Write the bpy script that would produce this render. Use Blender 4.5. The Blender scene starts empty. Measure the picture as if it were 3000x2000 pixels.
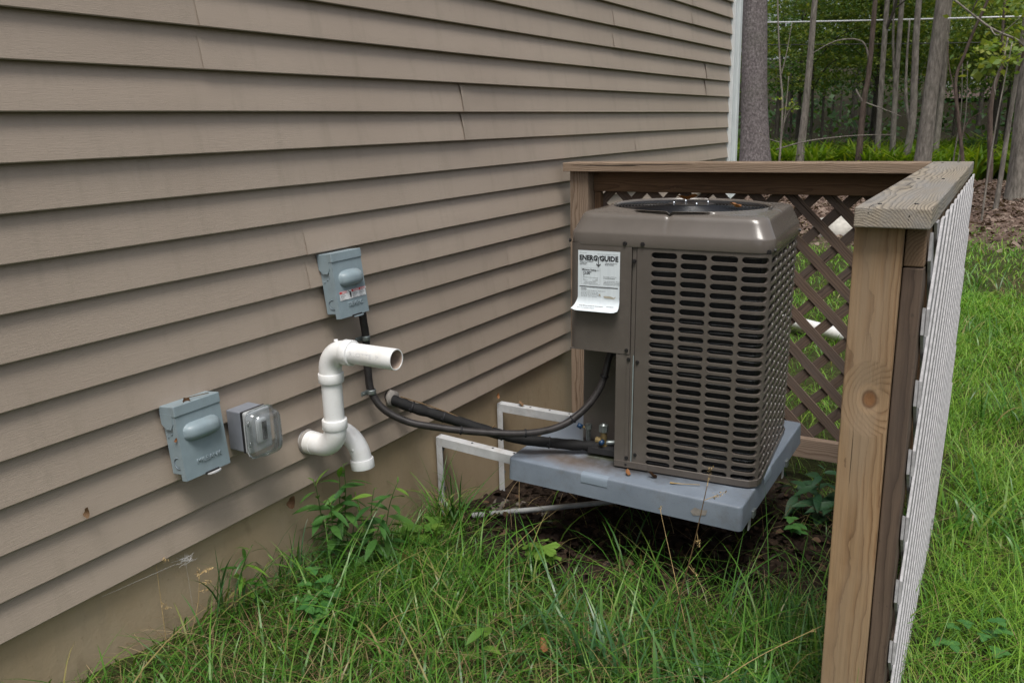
import bpy, bmesh, math, random
import numpy as np
from mathutils import Vector, Matrix, Euler, noise
R = math.radians
random.seed(7)
rng = np.random.default_rng(11)
S = bpy.context.scene
COL = S.collection
PI = math.pi

# ------------------------------------------------------------------ camera
cam = bpy.data.cameras.new('camera')
camo = bpy.data.objects.new('camera', cam)
COL.objects.link(camo)
CAM = Vector((1.7788, 0.0, 1.47))
yaw, pit, roll = 0.5388, 0.2498, 0.0249
fw = Vector((-math.sin(yaw)*math.cos(pit), math.cos(yaw)*math.cos(pit), -math.sin(pit)))
rt = Vector((math.cos(yaw), math.sin(yaw), 0))
dn = fw.cross(rt)
r2 = rt*math.cos(roll) + dn*math.sin(roll)
d2 = -rt*math.sin(roll) + dn*math.cos(roll)
camo.matrix_world = Matrix((( r2.x, -d2.x, -fw.x, CAM.x), (r2.y, -d2.y, -fw.y, CAM.y), (r2.z, -d2.z, -fw.z, CAM.z), (0, 0, 0, 1)))
cam.sensor_width = 36.0
cam.lens = 29.74
cam.clip_start = 0.05
cam.clip_end = 600
cam.dof.use_dof = True
cam.dof.focus_distance = 2.5
cam.dof.aperture_fstop = 13.0
S.camera = camo

# ------------------------------------------------------------------ light
SUN_EL, SUN_AZ = R(65), R(150)      # azimuth clockwise from +y
W = bpy.data.worlds.new('World'); S.world = W; W.use_nodes = True
nt = W.node_tree; nt.nodes.clear()
sky = nt.nodes.new('ShaderNodeTexSky'); sky.sky_type = 'NISHITA'; sky.sun_disc = False
sky.sun_elevation = SUN_EL; sky.sun_rotation = SUN_AZ; sky.air_density = 1.0; sky.dust_density = 4.0
hs = nt.nodes.new('ShaderNodeHueSaturation'); hs.inputs['Saturation'].default_value = 0.38
bg = nt.nodes.new('ShaderNodeBackground'); bg.inputs['Strength'].default_value = 0.075
wo = nt.nodes.new('ShaderNodeOutputWorld')
nt.links.new(sky.outputs[0], hs.inputs['Color']); nt.links.new(hs.outputs[0], bg.inputs['Color']); nt.links.new(bg.outputs[0], wo.inputs['Surface'])
sl = bpy.data.lights.new('sun', 'SUN'); sl.energy = 1.5; sl.angle = R(24); sl.color = (1.0, 0.96, 0.90)
so = bpy.data.objects.new('sun', sl); COL.objects.link(so)
sd = Vector((math.sin(SUN_AZ)*math.cos(SUN_EL), math.cos(SUN_AZ)*math.cos(SUN_EL), math.sin(SUN_EL)))
so.rotation_euler = sd.to_track_quat('Z', 'Y').to_euler()
vs = S.view_settings
vs.view_transform = 'Standard'; vs.look = 'None'; vs.gamma = 1.0; vs.use_curve_mapping = False
vs.exposure = 0.96

# ------------------------------------------------------------------ material helpers
class NT:
    def __init__(s, name):
        s.m = bpy.data.materials.new(name); s.m.use_nodes = True
        s.t = s.m.node_tree; s.t.nodes.clear()
        s.out = s.t.nodes.new('ShaderNodeOutputMaterial')
    def n(s, typ, **kw):
        x = s.t.nodes.new(typ)
        for k, v in kw.items():
            if k.startswith('_'): setattr(x, k[1:], v)
            else:
                key = k.replace('__', ' ')
                x.inputs[key].default_value = v
        return x
    def l(s, a, b): s.t.links.new(a, b)
    def bsdf(s, col=None, rough=0.5, spec=0.5, metal=0.0, coat=0.0):
        b = s.n('ShaderNodeBsdfPrincipled')
        if col is not None: b.inputs['Base Color'].default_value = (*col, 1)
        b.inputs['Roughness'].default_value = rough; b.inputs['Specular IOR Level'].default_value = spec
        b.inputs['Metallic'].default_value = metal; b.inputs['Coat Weight'].default_value = coat
        s.l(b.outputs[0], s.out.inputs['Surface'])
        return b
    def ramp(s, fac, stops):
        r = s.n('ShaderNodeValToRGB'); e = r.color_ramp.elements
        while len(e) < len(stops): e.new(0.5)
        for q, (p, c) in zip(e, stops):
            q.position = p; q.color = (*c, 1) if len(c) == 3 else c
        s.l(fac, r.inputs[0]); return r.outputs['Color']
    def noise(s, vec, scale, detail=4, rough=0.55, dist=0.0):
        x = s.n('ShaderNodeTexNoise'); x.inputs['Scale'].default_value = scale; x.inputs['Detail'].default_value = detail
        x.inputs['Roughness'].default_value = rough; x.inputs['Distortion'].default_value = dist
        if vec is not None: s.l(vec, x.inputs['Vector'])
        return x.outputs['Fac']
    def coord(s, which='Object', scale=(1, 1, 1), loc=(0, 0, 0)):
        c = s.n('ShaderNodeTexCoord'); m = s.n('ShaderNodeMapping')
        m.inputs['Scale'].default_value = scale; m.inputs['Location'].default_value = loc
        s.l(c.outputs[which], m.inputs['Vector']); return m.outputs[0]
    def bump(s, h, b, strength=0.3, dist=0.002):
        x = s.n('ShaderNodeBump'); x.inputs['Strength'].default_value = strength; x.inputs['Distance'].default_value = dist
        s.l(h, x.inputs['Height']); s.l(x.outputs[0], b.inputs['Normal']); return x
    def mix(s, a, b, fac, blend='MIX'):
        x = s.n('ShaderNodeMix', _data_type='RGBA', _blend_type=blend)
        for val, sock in ((a, x.inputs[6]), (b, x.inputs[7])):
            if isinstance(val, tuple): sock.default_value = (*val, 1)
            else: s.l(val, sock)
        if isinstance(fac, float): x.inputs[0].default_value = fac
        else: s.l(fac, x.inputs[0])
        return x.outputs[2]
    def math(s, op, a, b=None):
        x = s.n('ShaderNodeMath', _operation=op)
        for i, v in enumerate((a, b)):
            if v is None: continue
            if isinstance(v, (int, float)): x.inputs[i].default_value = v
            else: s.l(v, x.inputs[i])
        return x.outputs[0]
    def maprange(s, v, a, b, c=0.0, d=1.0):
        x = s.n('ShaderNodeMapRange'); x.inputs[1].default_value = a; x.inputs[2].default_value = b
        x.inputs[3].default_value = c; x.inputs[4].default_value = d
        s.l(v, x.inputs[0]); return x.outputs[0]

M = {}
def plain(name, col, rough=0.5, spec=0.5, metal=0.0, var=0.12, scale=30, bump=0.0, coat=0.0, bscale=None, dirt=None):
    t = NT(name); b = t.bsdf(col, rough, spec, metal, coat)
    v = t.coord('Object')
    f = t.noise(v, scale, 5)
    lo = tuple(c*(1-var) for c in col); hi = tuple(min(1, c*(1+var)) for c in col)
    c = t.ramp(f, [(0.3, lo), (0.7, hi)])
    if dirt:
        d1 = t.noise(v, dirt[2], 7, 0.68); d2 = t.noise(v, dirt[2]*14, 3, 0.6)
        c = t.mix(c, dirt[0], t.maprange(d1, 0.50, 0.78, 0, dirt[1])); c = t.mix(c, dirt[0], t.maprange(d2, 0.66, 0.76, 0, dirt[1]))
    t.l(c, b.inputs['Base Color'])
    r = t.maprange(t.noise(v, scale*0.4, 3), 0.3, 0.7, rough*0.85, min(1, rough*1.15)); t.l(r, b.inputs['Roughness'])
    if bump: t.bump(t.noise(v, bscale or scale*6, 3), b, bump, 0.001)
    M[name] = t.m; return t.m

def mk_siding():
    t = NT('siding_vinyl'); b = t.bsdf((0.27, 0.225, 0.19), 0.52, 0.4)
    v = t.coord('Object', (14, 6.5, 170)); g = t.noise(v, 4.5, 4, 0.6, 0.6)
    v2 = t.coord('Object'); big = t.noise(v2, 1.3, 5); dirt = t.noise(t.coord('Object', (1, 6, 1.2)), 2.2, 6, 0.65)
    base = t.ramp(big, [(0.3, (0.322, 0.262, 0.211)), (0.7, (0.354, 0.292, 0.238))])
    c2 = t.mix(base, (0.20, 0.178, 0.135), t.maprange(dirt, 0.52, 0.82, 0, 0.45))
    spk = t.noise(v2, 170, 2, 0.5); c3 = t.mix(c2, (0.10, 0.075, 0.05), t.maprange(spk, 0.76, 0.80, 0, 0.8))
    t.l(c3, b.inputs['Base Color'])
    t.bump(t.maprange(g, 0.35, 0.65), b, 0.30, 0.0010)
    M['siding'] = t.m
mk_siding()

def mk_foundation():
    t = NT('foundation_parging'); b = t.bsdf((0.3, 0.24, 0.16), 0.92, 0.2)
    v = t.coord('Object'); n1 = t.noise(v, 2.2, 8, 0.62); n2 = t.noise(v, 60, 4, 0.7); n3 = t.noise(t.coord('Object', (1, 9, 0.8)), 1.6, 5, 0.6)
    c = t.ramp(n1, [(0.28, (0.42, 0.35, 0.25)), (0.5, (0.52, 0.45, 0.335)), (0.72, (0.58, 0.53, 0.43))])
    c = t.mix(c, (0.40, 0.38, 0.31), t.maprange(n3, 0.55, 0.75, 0, 0.6))
    c = t.mix(c, (0.12, 0.085, 0.05), t.maprange(n2, 0.63, 0.78, 0, 0.7))
    sx = t.n('ShaderNodeSeparateXYZ'); t.l(v, sx.inputs[0])
    c = t.mix(c, (0.26, 0.165, 0.075), t.maprange(sx.outputs[1], 2.1, 3.3, 0, 0.55))
    splash = t.maprange(t.math('ADD', sx.outputs[2], t.math('MULTIPLY', n1, 0.12)), 0.14, 0.02, 0, 0.55)
    c = t.mix(c, (0.13, 0.105, 0.065), splash)
    t.l(c, b.inputs['Base Color'])
    n4 = t.noise(t.coord('Object', (1, 2.5, 1)), 9, 5, 0.6); c = t.mix(c, (0.20, 0.15, 0.09), t.maprange(n4, 0.60, 0.74, 0, 0.35))
    crack = t.math('ABSOLUTE', t.math('SUBTRACT', t.math('ADD', sx.outputs[1], t.math('MULTIPLY', n1, 0.05)), 0.845)); c = t.mix(c, (0.10, 0.085, 0.06), t.maprange(crack, 0.002, 0.016, 0.8, 0)); t.l(c, b.inputs['Base Color'])
    t.bump(t.math('ADD', t.math('MULTIPLY', n1, 1.4), t.math('ADD', n2, n4)), b, 0.45, 0.003)
    M['foundation'] = t.m
mk_foundation()

def mk_wood(name, ca, cb, cdark, ring=55.0, stain=(0.1, 0.08, 0.06), stainf=0.5, knot=None, rough=0.8, bs=0.5, grey=None, spots=0.0):
    """growth rings round a pith line that runs along the board's own y axis"""
    t = NT(name); b = t.bsdf(ca, rough, 0.25)
    oi = t.n('ShaderNodeObjectInfo')
    c = t.n('ShaderNodeTexCoord')
    off = t.n('ShaderNodeVectorMath', _operation='SCALE'); off.inputs[0].default_value = (0.045, 7.0, 0.02); t.l(oi.outputs['Random'], off.inputs['Scale'])
    ad = t.n('ShaderNodeVectorMath', _operation='ADD'); t.l(c.outputs['Object'], ad.inputs[0]); t.l(off.outputs[0], ad.inputs[1])
    mp = t.n('ShaderNodeMapping'); mp.inputs['Location'].default_value = (0.018, 0, 0.052); t.l(ad.outputs[0], mp.inputs['Vector'])
    wob = t.n('ShaderNodeTexNoise'); wob.inputs['Scale'].default_value = 1.0; wob.inputs['Detail'].default_value = 3
    ms = t.n('ShaderNodeMapping'); ms.inputs['Scale'].default_value = (9, 1.9, 9); t.l(mp.outputs[0], ms.inputs['Vector']); t.l(ms.outputs[0], wob.inputs['Vector'])
    sub = t.n('ShaderNodeVectorMath', _operation='SUBTRACT'); t.l(wob.outputs['Color'], sub.inputs[0]); sub.inputs[1].default_value = (0.5, 0.5, 0.5)
    sc = t.n('ShaderNodeVectorMath', _operation='SCALE'); t.l(sub.outputs[0], sc.inputs[0]); sc.inputs['Scale'].default_value = 0.040
    ad2 = t.n('ShaderNodeVectorMath', _operation='ADD'); t.l(mp.outputs[0], ad2.inputs[0]); t.l(sc.outputs[0], ad2.inputs[1])
    vec = ad2.outputs[0]
    kd = None
    if knot:
        ks = t.n('ShaderNodeVectorMath', _operation='SUBTRACT'); t.l(c.outputs['Object'], ks.inputs[0]); ks.inputs[1].default_value = knot
        km = t.n('ShaderNodeVectorMath', _operation='MULTIPLY'); t.l(ks.outputs[0], km.inputs[0]); km.inputs[1].default_value = (1, 0.75, 0.15)
        kl = t.n('ShaderNodeVectorMath', _operation='LENGTH'); t.l(km.outputs[0], kl.inputs[0]); kd = kl.outputs['Value']
        push = t.maprange(kd, 0.0, 0.06, 0.035, 0.0)
        cx = t.n('ShaderNodeCombineXYZ'); t.l(push, cx.inputs[0]); t.l(push, cx.inputs[2])
        ad3 = t.n('ShaderNodeVectorMath', _operation='ADD'); t.l(vec, ad3.inputs[0]); t.l(cx.outputs[0], ad3.inputs[1]); vec = ad3.outputs[0]
    w = t.n('ShaderNodeTexWave', _wave_type='RINGS', _rings_direction='Y', _wave_profile='SAW')
    w.inputs['Scale'].default_value = ring; w.inputs['Distortion'].default_value = 1.2; w.inputs['Detail'].default_value = 4; w.inputs['Detail Scale'].default_value = 0.6
    t.l(vec, w.inputs['Vector'])
    fib = t.noise(t.coord('Object', (260, 7, 260)), 1.0, 4, 0.6)
    lm = tuple(0.6*a_+0.4*b__ for a_, b__ in zip(ca, cb)); grain = t.ramp(w.outputs['Fac'], [(0.0, lm), (0.2, ca), (0.5, ca), (0.85, cb), (1.0, cdark)])
    col = t.mix(grain, tuple(x*0.55 for x in ca), t.maprange(fib, 0.45, 0.8, 0, 0.75))
    blot = t.noise(t.coord('Object', (6, 1.3, 6)), 1.4, 5, 0.6)
    col = t.mix(col, stain, t.maprange(blot, 0.5, 0.78, 0, stainf))
    if grey:
        g2 = t.noise(t.coord('Object', (14, 1.6, 14), (3, 1, 2)), 1.2, 5, 0.62)
        col = t.mix(col, grey, t.maprange(g2, 0.42, 0.66, 0.0, 0.75))
    if spots:
        sp = t.noise(t.coord('Object', (1, 0.6, 1)), 75, 3, 0.6); col = t.mix(col, (0.03, 0.027, 0.025), t.maprange(sp, 0.66, 0.72, 0, spots))
    if kd is not None:
        col = t.mix(col, (0.20, 0.085, 0.03), t.maprange(kd, 0.009, 0.0135, 0.8, 0.0))
        kr = t.math('ABSOLUTE', t.math('SUBTRACT', kd, 0.0125)); col = t.mix(col, (0.11, 0.05, 0.022), t.maprange(kr, 0.0, 0.004, 0.75, 0))
        kr2 = t.math('ABSOLUTE', t.math('SUBTRACT', kd, 0.021)); col = t.mix(col, (0.40, 0.27, 0.16), t.maprange(kr2, 0.0, 0.007, 0.5, 0))
    chk = t.noise(t.coord('Object', (95, 1.5, 95), (1, 2, 3)), 1.0, 2, 0.5, 0.3); ck = t.maprange(chk, 0.70, 0.735, 0, 1)
    col = t.mix(col, (0.03, 0.022, 0.016), t.math('MULTIPLY', ck, 0.85))
    t.l(col, b.inputs['Base Color'])
    t.bump(t.math('SUBTRACT', t.math('ADD', t.math('MULTIPLY', w.outputs['Fac'], -0.6), fib), t.math('MULTIPLY', ck, 2.0)), b, bs, 0.0016)
    M[name] = t.m
mk_wood('cap_wood', (0.30, 0.26, 0.205), (0.16, 0.135, 0.105), (0.06, 0.052, 0.045), 64, (0.13, 0.122, 0.11), 0.6, grey=(0.215, 0.21, 0.205), bs=1.0)
mk_wood('cap_wood_brown', (0.27, 0.20, 0.145), (0.16, 0.108, 0.07), (0.10, 0.068, 0.045), 70, (0.19, 0.15, 0.12), 0.4, bs=0.8)
mk_wood('post_wood', (0.325, 0.215, 0.122), (0.255, 0.155, 0.082), (0.15, 0.085, 0.045), 46, (0.22, 0.15, 0.10), 0.35, knot=(0.008, 0.435, 0.045), grey=(0.29, 0.215, 0.145), bs=0.9)
mk_wood('frame_wood', (0.165, 0.098, 0.055), (0.125, 0.072, 0.04), (0.085, 0.05, 0.03), 60, (0.06, 0.04, 0.028), 0.6, bs=0.6)
mk_wood('stud_wood', (0.13, 0.092, 0.068), (0.095, 0.066, 0.05), (0.06, 0.043, 0.033), 34, (0.072, 0.056, 0.048), 0.85, bs=0.6, spots=0.4)
mk_wood('lattice_wood', (0.165, 0.115, 0.086), (0.12, 0.083, 0.062), (0.06, 0.043, 0.034), 60, (0.055, 0.042, 0.037), 0.5, bs=0.6, grey=(0.125, 0.10, 0.088))
def mk_silver():
    t = NT('silver_wood'); b = t.bsdf((0.42, 0.41, 0.42), 0.85, 0.2); oi = t.n('ShaderNodeObjectInfo')
    f = t.noise(t.coord('Object', (70, 3, 160)), 1.0, 3, 0.5); g = t.noise(t.coord('Object', (16, 1.2, 16)), 1.3, 4, 0.6)
    c = t.ramp(f, [(0.25, (0.20, 0.195, 0.205)), (0.5, (0.31, 0.305, 0.32)), (0.75, (0.42, 0.415, 0.43))])  # weathered grey, faces kept darker than the edges to paint in less light
    c = t.mix(c, (0.27, 0.265, 0.255), t.maprange(g, 0.45, 0.7, 0, 0.6))
    c = t.mix(c, (0.25, 0.245, 0.25), t.maprange(oi.outputs['Random'], 0, 1, 0, 0.85))
    sp = t.noise(t.coord('Object', (1, 0.5, 1)), 85, 3, 0.6); c = t.mix(c, (0.03, 0.027, 0.025), t.maprange(sp, 0.66, 0.71, 0, 0.9))
    t.l(c, b.inputs['Base Color']); t.bump(f, b, 0.35, 0.0008); M['silver_wood'] = t.m
mk_silver()
mk_wood('end_wood', (0.20, 0.135, 0.085), (0.15, 0.095, 0.058), (0.09, 0.055, 0.035), 60, (0.018, 0.014, 0.011), 0.95, bs=0.5)
mk_wood('rail_wood', (0.30, 0.225, 0.17), (0.22, 0.155, 0.115), (0.12, 0.08, 0.06), 40, (0.16, 0.12, 0.1), 0.5, bs=0.6)

plain('steel_paint', (0.225, 0.285, 0.315), 0.42, 0.5, 0, 0.05, 40, 0.12, bscale=350, dirt=((0.16, 0.17, 0.165), 0.5, 13))
plain('steel_emboss', (0.265, 0.325, 0.355), 0.35)
plain('steel_shadow', (0.17, 0.215, 0.245), 0.45, 0.5, 0, 0.06, 40)
plain('black_gap', (0.012, 0.012, 0.012), 0.7)
plain('sticker_white', (0.72, 0.73, 0.74), 0.4, 0.5, 0, 0.03)
plain('sticker_red', (0.55, 0.035, 0.04), 0.4)
plain('ink', (0.016, 0.016, 0.02), 0.6)
plain('ink_grey', (0.33, 0.33, 0.34), 0.6)
plain('ink_pale', (0.56, 0.565, 0.57), 0.5)
plain('ink_tan', (0.40, 0.37, 0.30), 0.6)
plain('pvc_white', (0.76, 0.765, 0.765), 0.3, 0.5, 0, 0.04, 12, dirt=((0.50, 0.44, 0.35), 0.45, 9))
plain('pvc_inside', (0.36, 0.28, 0.23), 0.6, 0.3, 0, 0.3, 25)
plain('caulk_grey', (0.25, 0.23, 0.21), 0.7, 0.3, 0, 0.2, 60, 0.5)
plain('plastic_dark_grey', (0.19, 0.205, 0.235), 0.5, 0.4, 0, 0.06, 40)
plain('plastic_light_grey', (0.40, 0.42, 0.43), 0.45, 0.4, 0, 0.06, 40)
plain('rubber_black', (0.014, 0.014, 0.016), 0.6, 0.4)
plain('zinc', (0.27, 0.30, 0.295), 0.42, 0.5, 0.8, 0.25, 60)
plain('brass', (0.22, 0.165, 0.075), 0.6, 0.5, 0.6, 0.3, 60)
plain('cap_blue', (0.01, 0.04, 0.10), 0.4)
plain('bracket_white', (0.47, 0.48, 0.49), 0.5, 0.4, 0, 0.2, 9, dirt=((0.22, 0.17, 0.12), 0.6, 16))
plain('ac_paint', (0.098, 0.085, 0.075), 0.36, 0.5, 0, 0.06, 18, 0.10, bscale=260, dirt=((0.165, 0.15, 0.13), 0.4, 7))
plain('ac_cap_paint', (0.118, 0.103, 0.091), 0.24, 0.5, 0, 0.05, 18, 0.05, coat=0.2, bscale=160)
plain('ac_screw', (0.015, 0.014, 0.015), 0.35)
plain('guard_black', (0.012, 0.013, 0.016), 0.3, 0.5)
plain('fan_dark', (0.02, 0.02, 0.022), 0.6)
plain('seal_cyan', (0.27, 0.34, 0.35), 0.5)
plain('coil_tube', (0.35, 0.36, 0.38), 0.35, 0.5, 0.6)
plain('trim_white', (0.60, 0.63, 0.64), 0.5, 0.4, 0, 0.06, 8)
plain('bolt_silver', (0.62, 0.66, 0.72), 0.25, 0.5, 0.9)
plain('rock_pale', (0.42, 0.40, 0.36), 0.9, 0.2, 0, 0.3, 9, 0.8)
plain('stone_dark', (0.12, 0.105, 0.09), 0.9, 0.2, 0, 0.35, 40, 0.6)
plain('cable_white', (0.72, 0.74, 0.76), 0.5)
plain('silver_edge_lit', (0.40, 0.395, 0.405), 0.9, 0.2, 0, 0.25, 60)  # slat edges paler than the faces: light from above put into the colour
plain('cable_dark', (0.05, 0.05, 0.05), 0.5)
plain('pipe_grey', (0.40, 0.41, 0.41), 0.55, 0.4, 0, 0.15, 20)
plain('far_wall', (0.40, 0.29, 0.27), 0.8)
plain('far_roof', (0.08, 0.07, 0.07), 0.9)
plain('web', (0.6, 0.6, 0.6), 0.6)
plain('straw', (0.40, 0.29, 0.14), 0.8, 0.2, 0, 0.3, 40)
plain('stem_green', (0.07, 0.13, 0.03), 0.6, 0.3, 0, 0.3, 40)
plain('stem_brown', (0.12, 0.075, 0.035), 0.7, 0.3, 0, 0.3, 40)

def mk_label():
    t = NT('label_paper'); b = t.bsdf((0.6, 0.66, 0.70), 0.5, 0.4)
    n = t.noise(t.coord('Object', (180, 180, 6)), 1, 3); t.l(t.ramp(n, [(0.3, (0.60, 0.66, 0.70)), (0.7, (0.66, 0.72, 0.755))]), b.inputs['Base Color'])
    M['label_paper'] = t.m
mk_label()

def mk_pad():
    t = NT('pad_plastic'); b = t.bsdf((0.2, 0.25, 0.31), 0.45, 0.4)
    v = t.coord('Object'); n1 = t.noise(v, 5, 6, 0.6); n2 = t.noise(v, 260, 2, 0.5); n3 = t.noise(v, 11, 5, 0.65)
    c = t.ramp(n1, [(0.3, (0.140, 0.170, 0.212)), (0.7, (0.205, 0.240, 0.288))])
    c = t.mix(c, (0.10, 0.12, 0.15), t.maprange(n2, 0.56, 0.75, 0, 0.35)); c = t.mix(c, (0.105, 0.095, 0.08), t.maprange(t.noise(v, 6.5, 8, 0.72), 0.52, 0.75, 0, 0.5))
    def blotch(px, py, sx, sy, lo, hi):
        s = t.n('ShaderNodeVectorMath', _operation='SUBTRACT'); t.l(v, s.inputs[0]); s.inputs[1].default_value = (px, py, 0)
        m = t.n('ShaderNodeVectorMath', _operation='MULTIPLY'); t.l(s.outputs[0], m.inputs[0]); m.inputs[1].default_value = (1/sx, 1/sy, 0)
        L = t.n('ShaderNodeVectorMath', _operation='LENGTH'); t.l(m.outputs[0], L.inputs[0])
        return t.maprange(t.math('ADD', L.outputs['Value'], t.math('MULTIPLY', t.math('SUBTRACT', n3, 0.5), 1.9)), hi, lo, 0, 1)
    c = t.mix(c, (0.13, 0.095, 0.07), t.math('MULTIPLY', blotch(0.22, 0.085, 0.20, 0.065, 0.1, 1.2), 0.85))
    c = t.mix(c, (0.10, 0.115, 0.03), t.math('MULTIPLY', blotch(0.30, 0.17, 0.09, 0.045, 0.2, 1.1), 0.9))
    c = t.mix(c, (0.17, 0.17, 0.045), t.math('MULTIPLY', blotch(0.17, 0.40, 0.06, 0.16, 0.2, 1.1), 0.75))
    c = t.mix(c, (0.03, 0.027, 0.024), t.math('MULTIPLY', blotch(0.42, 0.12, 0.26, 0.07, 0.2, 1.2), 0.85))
    t.l(c, b.inputs['Base Color']); t.bump(n2, b, 0.15, 0.0006)
    M['pad'] = t.m
mk_pad()

def mk_tube(name, col, pitch_scale, strength, rough):
    t = NT(name); b = t.bsdf(col, rough, 0.4)
    uv = t.n('ShaderNodeUVMap'); w = t.n('ShaderNodeTexWave', _wave_type='BANDS', _bands_direction='X'); w.inputs['Scale'].default_value = pitch_scale
    w.inputs['Distortion'].default_value = 0.2
    t.l(uv.outputs[0], w.inputs['Vector'])
    n = t.noise(t.coord('Object'), 30, 5)
    t.l(t.ramp(n, [(0.3, tuple(x*0.6 for x in col)), (0.75, tuple(x*1.7 for x in col))]), b.inputs['Base Color'])
    if strength > 0: t.bump(w.outputs['Fac'], b, strength, 0.0015)
    else: t.bump(t.noise(t.coord('Object'), 140, 4, 0.7), b, 0.5, 0.002)
    M[name] = t.m
mk_tube('conduit_skin', (0.026, 0.023, 0.023), 95, 0.35, 0.42)
mk_tube('foam_black', (0.0055, 0.0055, 0.006), 60, 0.0, 0.8)

def mk_clear():
    t = NT('clear_plastic')
    g = t.n('ShaderNodeBsdfGlossy'); g.inputs['Roughness'].default_value = 0.08; g.inputs['Color'].default_value = (0.85, 0.88, 0.9, 1)
    tr = t.n('ShaderNodeBsdfTransparent'); tr.inputs['Color'].default_value = (0.88, 0.90, 0.91, 1)
    df = t.n('ShaderNodeBsdfDiffuse'); df.inputs['Color'].default_value = (0.42, 0.43, 0.44, 1)
    lw = t.n('ShaderNodeLayerWeight'); lw.inputs['Blend'].default_value = 0.35
    haze = t.noise(t.coord('Object'), 28, 5, 0.7)
    m1 = t.n('ShaderNodeMixShader'); t.l(t.maprange(haze, 0.45, 0.8, 0.08, 0.42), m1.inputs[0]); t.l(tr.outputs[0], m1.inputs[1]); t.l(df.outputs[0], m1.inputs[2])
    m2 = t.n('ShaderNodeMixShader'); t.l(t.maprange(lw.outputs['Fresnel'], 0, 1, 0.06, 0.75), m2.inputs[0]); t.l(m1.outputs[0], m2.inputs[1]); t.l(g.outputs[0], m2.inputs[2])
    t.l(m2.outputs[0], t.out.inputs['Surface']); M['clear'] = t.m
mk_clear()

def mk_coil():
    t = NT('coil_fins'); b = t.bsdf((0.012, 0.013, 0.015), 0.5, 0.4)
    w = t.n('ShaderNodeTexWave', _wave_type='BANDS', _bands_direction='DIAGONAL'); w.inputs['Scale'].default_value = 170
    c = t.coord('Object', (1, 1, 0)); t.l(c, w.inputs['Vector'])
    t.l(t.ramp(w.outputs['Fac'], [(0.3, (0.006, 0.006, 0.007)), (0.8, (0.028, 0.03, 0.034))]), b.inputs['Base Color'])
    t.bump(w.outputs['Fac'], b, 0.5, 0.001); M['coil'] = t.m
mk_coil()

def mk_leaf(name, stops, trans=0.35, rough=0.5, spec=0.3):
    t = NT(name)
    g = t.n('ShaderNodeNewGeometry'); oi = t.n('ShaderNodeObjectInfo')
    f = t.math('FRACT', t.math('ADD', g.outputs['Random Per Island'], t.math('MULTIPLY', oi.outputs['Random'], 0.61)))
    col = t.ramp(f, stops)
    b = t.n('ShaderNodeBsdfPrincipled'); b.inputs['Roughness'].default_value = rough; b.inputs['Specular IOR Level'].default_value = spec
    t.l(col, b.inputs['Base Color'])
    tr = t.n('ShaderNodeBsdfTranslucent'); tc = t.mix(col, (1.0, 1.0, 0.3), 1.0, 'MULTIPLY'); t.l(tc, tr.inputs['Color'])
    m = t.n('ShaderNodeMixShader'); m.inputs[0].default_value = trans; t.l(b.outputs[0], m.inputs[1]); t.l(tr.outputs[0], m.inputs[2])
    t.l(m.outputs[0], t.out.inputs['Surface']); M[name] = t.m
mk_leaf('grass_blade', [(0.0, (0.028, 0.105, 0.012)), (0.35, (0.062, 0.18, 0.020)), (0.65, (0.10, 0.235, 0.028)), (0.88, (0.155, 0.27, 0.038)), (0.95, (0.20, 0.21, 0.065)), (1.0, (0.30, 0.23, 0.10))], 0.28, 0.4, 0.5)
mk_leaf('yard_blade', [(0.0, (0.055, 0.16, 0.018)), (0.4, (0.135, 0.31, 0.028)), (0.75, (0.215, 0.40, 0.04)), (0.93, (0.25, 0.38, 0.055)), (1.0, (0.34, 0.28, 0.12))], 0.35, 0.45, 0.4)
mk_leaf('broad_blade', [(0.0, (0.040, 0.115, 0.040)), (0.5, (0.065, 0.165, 0.055)), (1.0, (0.10, 0.21, 0.05))], 0.28, 0.36, 0.5)
mk_leaf('dead_blade', [(0.0, (0.16, 0.105, 0.05)), (0.5, (0.26, 0.19, 0.10)), (1.0, (0.36, 0.28, 0.16))], 0.2, 0.8, 0.2)
mk_leaf('weed_leaf', [(0.0, (0.035, 0.105, 0.025)), (0.6, (0.055, 0.15, 0.032)), (1.0, (0.085, 0.19, 0.035))], 0.3, 0.5, 0.35)
mk_leaf('bright_leaf', [(0.0, (0.10, 0.22, 0.035)), (1.0, (0.16, 0.28, 0.045))], 0.35)
mk_leaf('clover_leaf', [(0.0, (0.055, 0.17, 0.045)), (1.0, (0.085, 0.22, 0.055))], 0.3)
mk_leaf('dark_leaf', [(0.0, (0.02, 0.065, 0.03)), (1.0, (0.04, 0.10, 0.045))], 0.25)
mk_leaf('brown_leaf', [(0.0, (0.055, 0.028, 0.014)), (0.5, (0.10, 0.055, 0.03)), (1.0, (0.17, 0.105, 0.06))], 0.12, 0.7, 0.2)
mk_leaf('mulch_leaf', [(0.0, (0.07, 0.045, 0.035)), (0.5, (0.15, 0.105, 0.085)), (1.0, (0.27, 0.21, 0.17))], 0.1, 0.8, 0.2)
mk_leaf('litter_leaf_shaded', [(0.0, (0.010, 0.006, 0.004)), (0.6, (0.020, 0.012, 0.008)), (0.92, (0.04, 0.025, 0.016)), (1.0, (0.10, 0.06, 0.036))], 0.05, 0.7, 0.2)  # dead leaves below the pad; the pad's shade is put into their colour
mk_leaf('orange_leaf', [(0.0, (0.16, 0.062, 0.024)), (1.0, (0.26, 0.12, 0.05))], 0.15, 0.6, 0.2)
mk_leaf('fern_frond', [(0.0, (0.09, 0.19, 0.02)), (0.6, (0.19, 0.32, 0.03)), (1.0, (0.32, 0.37, 0.04))], 0.5)
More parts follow.
